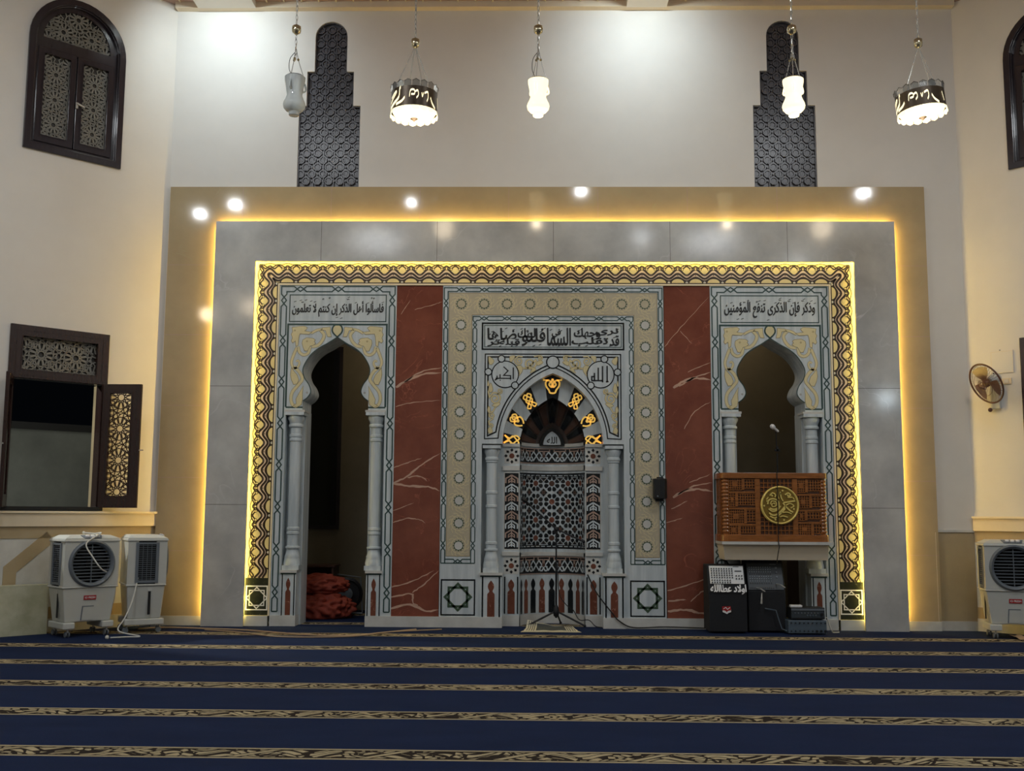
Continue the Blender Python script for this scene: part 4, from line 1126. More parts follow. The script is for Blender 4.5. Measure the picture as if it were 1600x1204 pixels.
# flat returns beside the curve
for sx in (-1, 1):
    T = lambda x, z, d=0: front(sx * x, z, DP + d)
    p = MB(T); x0, x1 = .432, .70; xc = (.432 + .645) / 2; hw = .098
    p.rect(x0, .935, 0, SP, -.25, 0, white)
    zp = {k: zat(k, .2) for k in (693, 698, 700.5, 724, 728, 735, 736, 862, 868, 871, 897, 901, 905, 959)}
    for a_, c_ in ((698, 693), (735, 728), (868, 862)): p.rect(x0, .66, zp[a_], zp[c_], 0, .025, whiteb)
    for a_, c_ in ((724, 700.5), (897, 871)):
        zc = (zp[a_] + zp[c_]) / 2; p.frect(xc - hw, xc + hw, zp[a_], zp[c_], .002, whiteb)
        for k in range(8):
            a = PI * k / 4; r = .098
            p.flat([(xc + r * q * cos(a) - s * r * sin(a), zc + r * q * sin(a) + s * r * cos(a)) for q, s in ((.55, 0), (.80, .22), (1.04, 0), (.80, -.22))], .004, blackm)
        p.disc(xc, zc, .036, .004, redin, 8, a0=PI / 8)
    zt_, zb_ = zp[736] - .02, zp[862] + .03
    p.frect(xc - hw, xc + hw, zb_, zt_, .002, blackm); p.frame(xc - hw, xc + hw, zb_, zt_, .012, .003, whiteb)
    nrow = 8; dz = (zt_ - zb_ - .05) / nrow
    for k in range(nrow):
        z = zb_ + .035 + dz * (k + .42); mt = tan if k % 2 else white
        for s2 in (-1, 1):
            p.stroke([(xc + s2 * .078, z - .055), (xc + s2 * .078, z + .005), (xc, z + .052)], .019, .004, mt)
            p.stroke([(xc, z + .012), (xc + s2 * .040, z - .014), (xc + s2 * .040, z - .045), (xc, z - .022)], .015, .004, mt)
        p.stroke([(xc, z + .04), (xc, z - .05)], .015, .0042, mt)
    p.flat([(xc + q, zp[959] + s) for q, s in keyhole_inlay(.047, zp[905] - zp[959])], .004, redin)
    for s2 in (-1, 1): p.frect(xc + s2 * .085 - .009, xc + s2 * .085 + .009, zp[959], zp[901], .003, blackm)
    p.rect(x0, .70, 0, .14, 0, .012, whiteb)
    p.build('pilaster', mih)
    pedestal(mih, front, min(sx * .655, sx * .935), max(sx * .655, sx * .935), .665, DP, .01)
    column(mih, sx * .80, .095, .698, SP - .02, .068, (1.075, 1.55, 1.73, 2.14))

# ------------------------------------------------------------------ wooden balcony of the pulpit
YB = -.46                                         # front face
bx0, bz1 = at(1128, 738, YB); bx1, _ = at(1292, 738, YB); bz0 = at(1210, 846, YB)[1]
bc = (bx0 + bx1) / 2; bw = (bx1 - bx0) / 2
zl0 = at(1210, 875, YB)[1]
bal = thing('pulpit_balcony', (bc, YB, bz0), 'honey-brown wooden lattice pulpit balcony on a white marble bracket under the right arch', 'balcony')
def plan(e, yb, ye=0.0, r=.11, n=6):
    """U-shaped plan outline with rounded front corners, e = inset"""
    w_ = bw - e; yf = YB + e
    o = [(bc - w_, yb)]
    o += [(bc - w_ + r - r * cos(PI / 2 * i / n), yf + r - r * sin(PI / 2 * i / n)) for i in range(n + 1)]
    o += [(bc + w_ - r + r * sin(PI / 2 * i / n), yf + r - r * cos(PI / 2 * i / n)) for i in range(n + 1)]
    o += [(bc + w_, yb)]
    return o
def wall_strip(e0, e1, z0, z1, mat):
    q = MB(lambda x, y, d=0: (x, y, d))
    q.prism(plan(e0, .02) + plan(e1, .02, r=.08)[::-1], z0, z1, mat)
    return q
wall_strip(-.015, .06, bz1 - .07, bz1, honey).build('top_rail', bal, bevel=.012)
wall_strip(-.02, .06, bz0, bz0 + .085, honey).build('bottom_rail', bal, bevel=.012)
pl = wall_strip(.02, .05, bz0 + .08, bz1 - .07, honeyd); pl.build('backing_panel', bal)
def lattice(mb, x0, x1, z0, z1, T, step=.026, mat=honey, seed=1):
    rnd = random.Random(seed)
    n = max(1, int((x1 - x0) / step)); m = max(1, int((z1 - z0) / step))
    for i in range(n + 1):
        x = x0 + (x1 - x0) * i / n; mb.rect(x - .005, x + .005, z0, z1, -.006, .008, mat, T)
    for j in range(m + 1):
        z = z0 + (z1 - z0) * j / m; mb.rect(x0, x1, z - .005, z + .005, -.006, .006, mat, T)
TB = lambda x, z, d=0: (bc + x, YB + .012 - d, z)
H = bz1 - bz0; zA, zB = bz0 + .085, bz1 - .075
st = [-.64 * bw / .70 + .0, -.22 * bw / .7, .27 * bw / .7]
xs = [-bw + .10, -bw * .33, bw * .38, bw - .10]
for i, (x0, x1) in enumerate(((xs[0] - .02, xs[1] - .03), (xs[1] + .03, xs[2] - .03), (xs[2] + .03, xs[3] + .02))):
    q = MB(TB)
    if i == 1: lattice(q, x0, x1, zA, zB, TB, .05)
    else:
        rows = [(0, .16), (.20, .45), (.50, .74), (.80, 1)] if i == 0 else [(0, .2), (.26, .42), (.48, .70), (.76, 1)]
        for j, (f0, f1) in enumerate(rows):
            a0, a1 = zA + (zB - zA) * f0, zA + (zB - zA) * f1
            cut = x0 + (x1 - x0) * (.38, .62, .30, .55)[j] if i == 0 else x0 + (x1 - x0) * (.6, .35, .55, .4)[j]
            lattice(q, x0, cut - .015, a0, a1, TB); lattice(q, cut + .015, x1, a0 + .02, a1 - .01, TB, .03)
            q.rect(x0, x1, a1, min(zB, a1 + .022), -.01, .014, honey); q.rect(cut - .015, cut + .015, a0, a1, -.01, .014, honey)
            q.rect(x0 + .25 * (cut - x0), x0 + .6 * (cut - x0), a0 + .3 * (a1 - a0), a0 + .7 * (a1 - a0), -.01, .012, honey)
    q.build('lattice_panel', bal)
for x in (xs[1], xs[2]):
    q = MB(TB); q.rect(x - .03, x + .03, zA, zB, -.02, .016, honey); q.build('stile', bal, bevel=.004)
for sx in (-1, 1):                                 # rounded beaded corner posts and lattice sides
    q = MB(); X = bc + sx * (bw - .06)
    prof = [(.05, zA)]; k = 0
    while zA + .02 + k * .045 < zB - .02:
        z = zA + .02 + k * .045; prof += [(.046, z), (.060, z + .012), (.060, z + .026), (.046, z + .036)]; k += 1
    prof += [(.05, zB)]
    q.lathe(prof, (X, YB + .065, 0), honey, 14); q.build('corner_post', bal, smooth=60)
    q = MB(lambda y, z, d=0: (bc + sx * (bw - .012 + d), y, z)); lattice(q, YB + .13, .0, zA, zB, None, .03); q.build('side_lattice', bal)
q = MB()
y0_, y1_ = YB - .02, 0.0
lx0, lx1 = bx0 + .0, bx1 + .03
ix0, ix1 = at(1133, 873, YB + .05)[0], at(1294, 875, YB + .05)[0]
q.box(lx0 - .02, lx1 + .02, YB - .045, -.0, bz0 - .035, bz0, whiteb)
q.hexa([(ix0, YB + .06, zl0), (ix1, YB + .06, zl0), (ix1, 0, zl0), (ix0, 0, zl0)], [(ix0 - .03, YB + .0, bz0 - .035), (ix1, YB + .0, bz0 - .035), (ix1, 0, bz0 - .035), (ix0 - .03, 0, bz0 - .035)], moulding)
q.build('bracket', bal)
q = MB(); q.box(bc - .43, bc + .42, .0, .54, bz0 - .1, bz0 - .04, white); q.build('floor_slab', bal)
q = MB(); q.box(3.30, 3.33, .58, 1.2, 0, bz0 - .11, kraft); tag(q.build('wooden_board'), 'brown wooden board standing upright in the dark opening under the balcony', 'board')

mx, mz = at(1219, 789, YB - .04); R_ = .235
med = thing('medallion', (mx, YB - .02, mz), 'gold round calligraphy medallion on the front of the wooden balcony', 'medallion')
T = lambda x, z, d=0: (mx + x, YB - .012 - d, mz + z)
q = MB(T); q.prism(arcpts(0, 0, R_, 0, 2 * PI, 48)[:-1], -.0, .016, goldd); q.build('disc', med)
q = MB(); q.lathe([(R_ - .022, 0), (R_ - .020, .022), (R_ - .008, .030), (R_ + .004, .022), (R_ + .006, 0)], (mx, YB - .014, mz), gold, 48, axis=(0, -1, 0)); q.build('rim', med, smooth=60)
q = MB(T); u = .235 / 300
def G(pts, w_, n=6, th=.012): q.stroke(spline([((x - 865) * u * 1.24, -(y - 553) * u * 1.24) for x, y in pts], n), w_, .030, gold, thick=th)
G([(705, 540), (720, 490), (770, 470), (830, 490), (850, 540), (830, 590), (780, 605), (730, 590)], .017)
G([(740, 540), (760, 500), (810, 510), (815, 555), (770, 570), (750, 530)], .013)
G([(760, 540), (790, 525), (800, 545)], .012); G([(715, 600), (770, 630), (830, 610), (870, 560)], .017)
G([(720, 650), (770, 680), (830, 665), (900, 600), (930, 560)], .018); G([(730, 690), (790, 715), (850, 690)], .014)
G([(910, 520), (970, 510), (1060, 495)], .018); G([(900, 520), (940, 570), (990, 620), (1030, 640)], .018); G([(930, 560), (990, 530), (1040, 560), (1000, 590)], .013)
G([(930, 590), (890, 640), (820, 705)], .015); G([(735, 430), (770, 395), (810, 420), (800, 450)], .014); G([(930, 420), (970, 395), (1000, 420), (970, 450), (1020, 450)], .015)
G([(830, 350), (838, 430), (850, 470)], .012); G([(870, 380), (880, 450), (905, 500)], .014); G([(860, 700), (900, 690), (960, 705)], .013); G([(880, 650), (950, 640), (1010, 660)], .012)
G([(690, 480), (715, 450)], .010, 2); G([(1030, 450), (1050, 480)], .010, 2)
for x, y in ((870, 405), (965, 425), (765, 430), (700, 500), (900, 365), (1040, 600), (800, 735), (910, 740), (660, 560)): q.disc((x - 865) * u * 1.24, -(y - 553) * u * 1.24, .012, .030, gold, 8)
q.build('raised_script', med)
k_ = MB(); k_.tube([(mx - .03, YB - .03, bz1 + .01), (mx - .032, YB - .05, mz + .12), (mx - .035, YB - .055, bz0 + .0), (mx - .03, YB - .07, bz0 - .06), (mx - .05, YB - .065, zl0 + .06), (mx - .048, YB + .02, zl0 - .05)], .006, cordk, 6)
tag(k_.build('cord'), 'thin black cord hanging down the front of the wooden balcony', 'cord')

# microphone rising behind the balcony
sx_, _z = at(1214, 690, .25)
ms = thing('microphone_stand', (sx_, .25, bz0 - .04), 'microphone on a thin stand behind the wooden balcony rail', 'microphone stand')
q = MB(); q.lathe([(.11, bz0 - .04), (.11, bz0 - .02), (.02, bz0 - .01), (.009, bz0), (.009, at(1214, 708, .25)[1])], (sx_, .25, 0), dark, 12); q.build('pole', ms)
q = MB(); z = at(1214, 703, .25)[1]; q.box(sx_ - .035, sx_ + .035, .23, .27, z - .012, z + .012, dark); q.box(sx_ - .012, sx_ + .012, .23, .27, z - .02, z + .05, dark); q.build('clamp', ms)
q = MB(); za_ = at(1212, 672, .25)[1]; q.tube([(sx_, .25, z), (sx_ - .01, .25, z + .12), (sx_ - .012, .24, za_)], .006, dark, 6); q.build('gooseneck', ms)
q = MB(); q.lathe([(.012, 0), (.018, .02), (.018, .07), (.03, .085), (.033, .12), (.02, .14)], (sx_ + .02, .24, za_ - .02), whitelab, 12, axis=(-.75, -.25, .6)); q.build('microphone', ms, smooth=50)

# ------------------------------------------------------------------ amplifiers and mixers
def knob(root, T, outline, d0, d1, mat):
    q = MB(T); q.prism(outline, d0, d1, mat); return q.build('knob', root)
def amp(name, px0, px1, yf, ztop, depth, label, panel, mats):
    """slant-faced powered mixer cabinet"""
    x0, x1 = at(px0, 960, yf)[0], at(px1, 960, yf)[0]
    root = thing(name, ((x0 + x1) / 2, yf + depth / 2, 0), label, 'amplifier', 'powered mixer cabinets')
    zb = .50; ys = yf + .10                             # slanted upper half
    sd = MB(lambda y, z, d=0: (d, y, z))
    prof = [(yf, .02), (yf + depth, .02), (yf + depth, ztop), (yf + .17, ztop), (yf + .02, zb)]
    sd.prism(prof, x0, x1, darkfab); sd.build('cabinet', root, bevel=.012)
    S = lambda x, z, d=0: (x, yf + .02 + (z - zb) / (ztop - zb) * .15 - d * .95, z + d * .3)
    return root, x0, x1, S, zb
r1, x0, x1, S, zb = amp('mixer_cabinet', 1108, 1168, -.48, .835, .42, 'black mixer cabinet with white control panel and white Arabic lettering', None, None)
q = MB(S); q.rect(x0 + .03, x1 - .02, .60, .815, .002, .014, mixw)
q.build('control_panel', r1)
for i in range(9):
    for j in range(7):
        if (i == 8 and j < 2): continue
        knob(r1, S, arcpts(x0 + .055 + i * .032, .62 + j * .0265 + (.0 if j > 1 else -.006), .0085, 0, 2 * PI, 8)[:-1], .012, .026, dark)
for i in range(3):
    for j in range(2): knob(r1, S, arcpts(x0 + .36 + i * .034, .66 + j * .034, .009, 0, 2 * PI, 8)[:-1], .012, .026, dark)
kb = MB(S); kb.rect(x0 + .345, x0 + .43, .745, .758, .012, .018, dark); kb.build('display', r1)
kb = MB(S); kb.rect(x0 + .33, x0 + .40, .80, .81, .012, .016, plasticg); kb.build('name_strip', r1)
q = MB(lambda x, z, d=0: (x, -.48 + .004 + max(0, z - .5) * .15 / .36 - .004 - d, z))
lettering(q, 'اولاد عطاالله', x0 + .022, x1 - .004, .478, .60, .006, whitelab, bold=.01, heavy=.006); q.build('lettering', r1)
q = MB(lambda x, z, d=0: (x, -.48 - d, z)); cx_ = (x0 + x1) / 2 - .02
q.flat([(cx_ - .05, .30), (cx_ + .055, .30), (cx_ + .055, .262), (cx_ + .02, .25), (cx_ + .005, .237), (cx_ - .02, .25), (cx_ - .05, .262)], .003, whitelab)
q.flat([(cx_ - .055, .33), (cx_ + .05, .335), (cx_ + .055, .285), (cx_ + .02, .278), (cx_, .262), (cx_ - .02, .28), (cx_ - .055, .285)], .004, redlab)
q.stroke([(cx_ - .04, .30), (cx_ - .01, .32), (cx_ + .01, .295), (cx_ + .04, .318)], .008, .005, whitelab); q.build('badge', r1)
q = MB(); q.tube([(x0 + .16, -.2, .835), (x0 + .17, -.22, .875), (x0 + .22, -.22, .89), (x0 + .27, -.22, .875), (x0 + .30, -.2, .835)], .010, dark, 8); q.build('handle', r1)
r2, x0, x1, S, zb = amp('mixer_cabinet', 1170, 1229, -.36, .885, .42, 'black mixer cabinet with dark control panel, second from the left under the balcony', None, None)
q = MB(S); q.rect(x0 + .01, x1 - .02, .525, .845, .002, .012, mixd); q.build('control_panel', r2)
for i in range(10):
    for j in range(8):
        knob(r2, S, arcpts(x0 + .04 + i * .029, .60 + j * .028, .0065, 0, 2 * PI, 6)[:-1], .010, .020, palek if j % 4 else dark)
for i in range(12): knob(r2, S, arcpts(x0 + .035 + i * .026, .545, .008, 0, 2 * PI, 6)[:-1], .010, .020, dark)
for i in range(3): knob(r2, S, arcpts(x0 + .375, .68 + i * .055, .012, 0, 2 * PI, 10)[:-1], .010, .022, plasticg)
kb = MB(S); kb.rect(x0 + .3, x0 + .38, .828, .838, .010, .014, plasticg); kb.build('name_strip', r2)
for p0 in ((.11, .55, 'a'), (.36, .60, 'b')):
    q = MB(); q.tube([(x0 + p0[0], -.36 + .03, p0[1]), (x0 + p0[0] + .03, -.42, p0[1] - .005), (x0 + p0[0] + .085, -.43, p0[1] - .04)], .008, chrome, 8); q.build('plug', r2)
q = MB(); q.tube([(x0 + .165, -.37, .49), (x0 + .155, -.40, .42), (x0 + .15, -.40, .36)], [.006, .011, .015], chrome, 8); q.build('plug', r2)
for k in (.06, .17):
    q = MB(); q.tube([(x0 + .05 + k, -.1, .885), (x0 + .05 + k, -.1, .925), (x0 + .09 + k, -.1, .925)], .009, chrome, 8); q.build('handle', r2)
q = MB(); q.tube([(x0 + .2, -.37, .30), (x0 + .27, -.40, .29), (x0 + .33, -.40, .28), (x0 + .355, -.42, .18), (x0 + .39, -.44, .06), (x0 + .44, -.50, .04)], .007, slateb, 6)
tag(q.build('cord'), 'grey cord drooping from the dark mixer cabinet to the stacked amplifiers', 'cord')
yf = -.53
x0, x1 = at(1232, 985, yf)[0], at(1292, 985, yf)[0]
zs = at(1262, 969, yf)[1]
am = thing('amplifier', ((x0 + x1) / 2, yf + .15, 0), 'slate blue amplifier on the carpet, lower of the stacked pair', 'amplifier', 'stacked amplifiers')
q = MB(); q.box(x0, x1, yf, yf + .28, .015, zs, slateb)
for xx in (x0 + .04, x1 - .07):
    for yy in (yf + .03, yf + .22): q.box(xx, xx + .03, yy, yy + .03, 0, .016, dark)
q.build('case', am, bevel=.006)
q = MB(lambda x, z, d=0: (x, yf - d, z))
for i in range(9):
    for j in (0, 1): knob(am, q.T, arcpts(x0 + .035 + i * .052, .045 + j * (zs - .075), .008 + (.007 if j == 0 and i > 5 else 0), 0, 2 * PI, 8)[:-1], 0, .016, dark)
x2, x3 = at(1236, 960, yf + .03)[0], at(1289, 960, yf + .03)[0]; z2 = at(1262, 949, yf + .03)[1]
am = thing('amplifier', ((x2 + x3) / 2, yf + .15, zs), 'black amplifier with a pale top strip, upper of the stacked pair', 'amplifier', 'stacked amplifiers')
q = MB(); q.box(x2, x3, yf + .03, yf + .27, zs + .012, z2, dark)
for xx in (x2 + .03, x3 - .06):
    for yy in (yf + .05, yf + .22): q.box(xx, xx + .03, yy, yy + .03, zs, zs + .014, dark)
q.build('case', am, bevel=.006)
T = lambda x, z, d=0: (x, yf + .03 - d, z)
q = MB(T); q.rect(x2 + .005, x3 - .005, z2 - .035, z2 - .012, 0, .004, plasticg); q.rect(x2 + .005, x3 - .005, zs + .03, z2 - .045, 0, .003, mixd); q.build('face_plate', am)
q = MB(T)
for i in range(8): knob(am, T, arcpts(x2 + .05 + i * .04, z2 - .065, .007, 0, 2 * PI, 8)[:-1], 0, .014, plasticg)
for i in range(4): knob(am, T, arcpts(x2 + .20 + i * .035, zs + .06, .010, 0, 2 * PI, 8)[:-1], 0, .014, slateb)
knob(am, T, arcpts(x3 - .04, z2 - .08, .018, 0, 2 * PI, 12)[:-1], 0, .02, dark)
q = MB(); q.box(x2 + .005, x2 + .15, yf + .06, yf + .14, z2, z2 + .028, whitelab); tag(q.build('remote_control', bevel=.006), 'small white box lying on the black amplifier', 'box')
q = MB(); q.tube([(x3 - .02, yf + .20, zs + .03), (x3 + .06, yf + .16, zs + .02), (x3 + .1, yf + .15, .05), (x3 + .13, yf + .18, .009), (x3 + .22, yf + .22, .008)], .008, cordw, 6)
tag(q.build('cord'), 'white cord from the black amplifier down to the carpet', 'cord')

# black loudspeaker box on the niche frame
X, Z = at(1031, 763, -.09)
sp = thing('wall_speaker', (X, -.08, Z), 'small black box speaker mounted on the right leg of the niche frame', 'speaker')
q = MB(lambda x, y, d=0: (X + x, -.002 + y, Z + d)); q.prism([(-.085, -.005), (-.085, -.13)] + [(-.085 + .165 * sin(a) , -.13 - .03 * sin(2 * a)) for a in (PI / 6, PI / 3)] + [(.09, -.11), (.09, -.005)], -.13, .13, dark); q.build('cabinet', sp, bevel=.012)
q = MB(); q.box(X - .05, X + .05, -.03, 0, Z - .16, Z - .12, dark); q.box(X - .03, X + .05, -.06, 0, Z + .12, Z + .15, dark); q.build('bracket', sp)
q = MB(); q.sphere((X - .035, -.145, Z - .10), .012, plasticg, 8); q.build('knob', sp)

# ------------------------------------------------------------------ microphone stand and rug in the niche
tx, ty = at(869, 962, .10)[0], .10
ms = thing('microphone_stand', (tx, ty, 0), 'black tripod microphone stand with long boom in front of the prayer niche', 'microphone stand')
zh = .215; ztop = at(870, 826, ty)[1]
q = MB(); q.lathe([(.013, .12), (.013, zh + .6), (.010, zh + .6), (.010, ztop)], (tx, ty, 0), dark, 12); q.build('pole', ms)
q = MB(); q.lathe([(.016, .13), (.035, .15), (.04, .2), (.03, .25), (.018, .28)], (tx, ty, 0), dark, 12); q.build('hub', ms, smooth=50)
for a in (195, 345, 80):
    a = math.radians(a); q = MB(); q.tube([(tx + .02 * cos(a), ty + .02 * sin(a), .20), (tx + .38 * cos(a), ty + .30 * sin(a), .03)], .012, dark, 8); q.sphere((tx + .38 * cos(a), ty + .30 * sin(a), .030), .018, dark, 8); q.build('leg', ms)
bl = at(829, 790, .0); br = at(912, 846, .15)
q = MB(); q.tube([(br[0], .15, br[1]), (tx, ty, ztop), (bl[0], .0, bl[1])], [.012, .010, .008], dark, 8); q.build('boom', ms)
q = MB(); q.lathe([(.014, -.03), (.03, -.02), (.03, .03), (.014, .04)], (tx, ty, ztop), dark, 10, axis=(.3, -1, 0)); q.box(tx - .02, tx + .02, ty - .02, ty + .02, ztop - .06, ztop + .02, dark); q.build('clamp', ms)
dv = Vector((bl[0] - tx, -.1, bl[1] - ztop)).normalized()
q = MB(); q.lathe([(.012, 0), (.016, .03), (.018, .08), (.028, .09), (.030, .12), (.018, .15)], (bl[0], 0, bl[1]), dark, 12, axis=tuple(dv)); q.build('microphone', ms, smooth=50)
q = MB(); q.sphere((br[0], .15, br[1]), .022, dark, 10); q.build('counterweight', ms)
q = MB(); q.tube(spline([(tx + .02, ty - .02, zh + .6), (tx + .035, ty - .04, .45), (tx + .12, ty - .03, .30), (tx + .22, ty, .22), (tx + .30, ty - .02, .10), (tx + .42, ty - .05, .10), (tx + .50, ty - .1, .03), (tx + .58, ty - .16, .02)], 6), .006, cordk, 6)
tag(q.build('cord'), 'thin black cord looping from the tripod microphone stand to the floor', 'cord')
# small fringed rug
ru = thing('rug', (.06, -.15, 0), 'small cream and charcoal fringed rug at the foot of the prayer niche', 'rug')
rx0, rx1, ry0, ry1 = -.355, .295, -.47, .28
def rugz(u, v): return .012 + (.16 * max(0, v - .6) ** 1.3 * 1.6 * max(0, 1 - u * 1.6)) + .006 * sin(u * 19 + v * 7) * .5
def rugp(u, v, dz=0):
    tp = 1 - .14 * v
    return ((rx0 + rx1) / 2 + (u - .5) * (rx1 - rx0) * tp * 1.05, ry0 + (ry1 - ry0) * v * .8, rugz(u, v) + dz)
def rpatch(mb, u0, u1, v0, v1, mat, dz, nu=12, nv=10):
    mb.raw([rugp(u0 + (u1 - u0) * i / nu, v0 + (v1 - v0) * j / nv, dz) for j in range(nv + 1) for i in range(nu + 1)],
           [[j * (nu + 1) + i, j * (nu + 1) + i + 1, (j + 1) * (nu + 1) + i + 1, (j + 1) * (nu + 1) + i] for j in range(nv) for i in range(nu)], mat)
q = MB(); rpatch(q, 0, 1, 0, 1, rugm, 0, 24, 16); rpatch(q, 0, 1, 0, 1, rugm, -.008, 24, 16)
rpatch(q, .22, .80, .14, .93, rugd, .002)
for u in (.05, .095, .14, .18, .83, .87, .915, .955): rpatch(q, u - .008, u + .008, .06, .97, rugd, .002, 2, 10)
q.build('pile', ru, smooth=40)
q = MB()
for i in range(60):
    u = i / 59; a = rugp(u, 0); q.tube([a, (a[0] + (u - .5) * .06, a[1] - .05, .006)], .005, rugm, 4)
q.build('fringe', ru)

# ------------------------------------------------------------------ evaporative coolers
def make_cooler():
    W, D, H = .66, .46, 1.17
    root = thing('air_cooler', (0, 0, 0), 'x', 'air cooler', 'evaporative coolers', local=True)
    T = lambda x, z, d=0: (x, -D / 2 - d, z)
    lo_ = MB()
    zb, zt = .17, .56
    lo_.hexa([(-.27, -.19, zb), (.27, -.19, zb), (.27, .19, zb), (-.27, .19, zb)], [(-.32, -.22, zt), (.32, -.22, zt), (.32, .22, zt), (-.32, .22, zt)], plasticw)
    lo_.box(-.335, .335, -.235, .235, zt, zt + .025, plasticw)
    lo_.build('tank', root, bevel=.015)
    up_ = MB(T); zc = .845; rr = .235
    up_.prism([(-.325, .585), (.325, .585), (.325, 1.10), (-.325, 1.10)], -.10, 0, plasticw, holes=[arcpts(0, zc, rr, 0, 2 * PI, 40)[:-1]])
    up_.box(-.325, .325, .13, .225, .585, 1.10, plasticw)
    up_.box(-.30, .30, -.13, .13, .585, 1.10, darker)
    for sx in (-1, 1):
        for y0, y1 in ((-.13, -.105), (.105, .13)): up_.box(min(sx * .30, sx * .325), max(sx * .30, sx * .325), y0, y1, .585, 1.10, plasticw)
    up_.build('body', root)
    tp = MB(); tp.hexa([(-.34, -.245, 1.10), (.34, -.245, 1.10), (.34, .24, 1.10), (-.34, .24, 1.10)], [(-.33, -.235, 1.135), (.33, -.235, 1.135), (.33, .23, 1.135), (-.33, .23, 1.135)], plasticw)
    tp.hexa([(-.33, -.235, 1.135), (.33, -.235, 1.135), (.33, .23, 1.135), (-.33, .23, 1.135)], [(-.24, -.15, 1.175), (.24, -.15, 1.175), (.24, .2, 1.175), (-.24, .2, 1.175)], plasticw)
    top = tp.build('top_cover', root, bevel=.01)
    cp_ = MB(lambda x, z, d=0: (x, -.238 + (z - 1.135) * 2.1 - d * .5, z + d))
    cp_.prism([(-.10, 1.137), (.10, 1.137), (.125, 1.170), (-.125, 1.170)], .0, .006, plasticg); co = cp_.build('control_strip', top)
    for x in (-.06, 0, .06):
        k = MB(); k.lathe([(.024, 0), (.024, .014), (.016, .02)], (x, -.205, 1.158), whitelab, 14, axis=(0, -.45, .9)); k.build('knob', co, smooth=40)
    rg_ = MB(); rg_.lathe([(rr - .012, -.02), (rr - .005, .016), (rr + .02, .03), (rr + .038, .016), (rr + .045, -.004), (rr + .0, -.004)], (0, -D / 2, zc), plasticg, 48, axis=(0, -1, 0))
    # open the lathe ends: drop the two caps
    rg_.f = rg_.f[:-2]; rg_.m = rg_.m[:-2]
    rg_.build('fan_ring', root, smooth=50)
    lv = MB(T)
    for i in range(11):
        z = zc - .19 + i * .038; h = math.sqrt(max(0, rr * rr - (z - zc) ** 2)) - .002
        lv.rect(-h, h, z - .0045, z + .0045, -.05, -.006, plasticg)
    lv.rect(-.004, .004, zc - rr, zc + rr, -.03, -.004, plasticg)
    lv.build('louvres', root)
    bl_ = MB(T)
    for k in range(4):
        a = k * PI / 2 + .4; bl_.prism([(.04 * cos(a + s) * q, zc + .04 * sin(a + s) * q) for s, q in ((-.4, 1), (-.1, 5.2), (.35, 5.2), (.5, 1))], -.088, -.08, dark)
    bl_.prism(arcpts(0, zc, .05, 0, 2 * PI, 16)[:-1], -.09, -.06, dark); bl_.build('fan_blades', root)
    for sx in (-1, 1):
        g = MB(lambda y, z, d=0: (sx * (.322 + d), y, z))
        g.prism([(-.135, .60), (.135, .60), (.135, 1.085), (-.135, 1.085)], -.01, .012, plasticg, holes=[[(-.10, .63), (.10, .63), (.10, 1.06), (-.10, 1.06)]])
        go_ = g.build('side_grille', root)
        s = MB(lambda y, z, d=0: (sx * (.318 + d), y, z)); s.frect(-.10, .10, .63, 1.06, -.012, darker)
        for i in range(17): s.rect(-.10, .10, .642 + i * .025, .648 + i * .025, -.006, .006, plasticg)
        for y in (-.05, 0, .05): s.rect(y - .002, y + .002, .63, 1.06, -.004, .004, plasticg)
        s.build('slats', go_)
    lb = MB(lambda x, z, d=0: (x, -.212 + (.42 - z) * .075 - d, z))
    lb.rect(-.07, .075, .425, .475, -.004, .006, redlab); lettering(lb, 'IO FRESH', -.058, .063, .438, .462, .008, whitelab, bold=.02, arabic=False); lb.build('name_plate', root)
    dr_ = MB(lambda x, z, d=0: (x, -.212 + (.42 - z) * .075 - d, z)); dr_.stroke([(-.085, .19), (-.075, .35), (.055, .35)], .010, .006, plasticg, thick=.01); dr_.prism([(-.08, .19), (.05, .19), (.05, .345), (-.072, .345)], -.0, .004, plasticw); dr_.build('drain_panel', root)
    gs = MB(); gs.box(-.312, -.300, -.06, -.03, .22, .50, dark); gs.box(-.320, -.305, -.07, -.02, .50, .54, plasticw); gs.build('water_gauge', root)
    for sx in (-1, 1):
        ft = MB(); ft.box(min(sx * .16, sx * .30), max(sx * .16, sx * .30), -.23, .23, .095, .17, plasticw); fo = ft.build('foot', root, bevel=.012)
        for y in (-.19, .19):
            cs = MB(); cs.lathe([(.012, .055), (.012, .10)], (sx * .23, y, 0), chrome, 8)
            for xx in (-.018, .018): cs.lathe([(.030, -.008), (.034, -.004), (.034, .004), (.030, .008)], (sx * .23 + xx, y + .015, .034), plasticg, 16, axis=(1, 0, 0))
            cs.build('caster', fo)
    return root
proto = make_cooler()
spots_ = [((-5.62, -1.16, 0), 45, 'white air cooler with round fan facing out, nearest the open left window'),
          ((-5.09, -.66, 0), 118, 'white air cooler turned sideways showing its slatted side, left of the beige surround'),
          ((5.57, -.66, 0), -12, 'white air cooler standing by the right wall under the wall fan')]
coolers = []
for i, (l, a, lab) in enumerate(spots_):
    c = proto if i == 0 else copy_tree(proto)
    c.location = l; c.rotation_euler = (0, 0, math.radians(a)); c['label'] = lab; coolers.append(c)
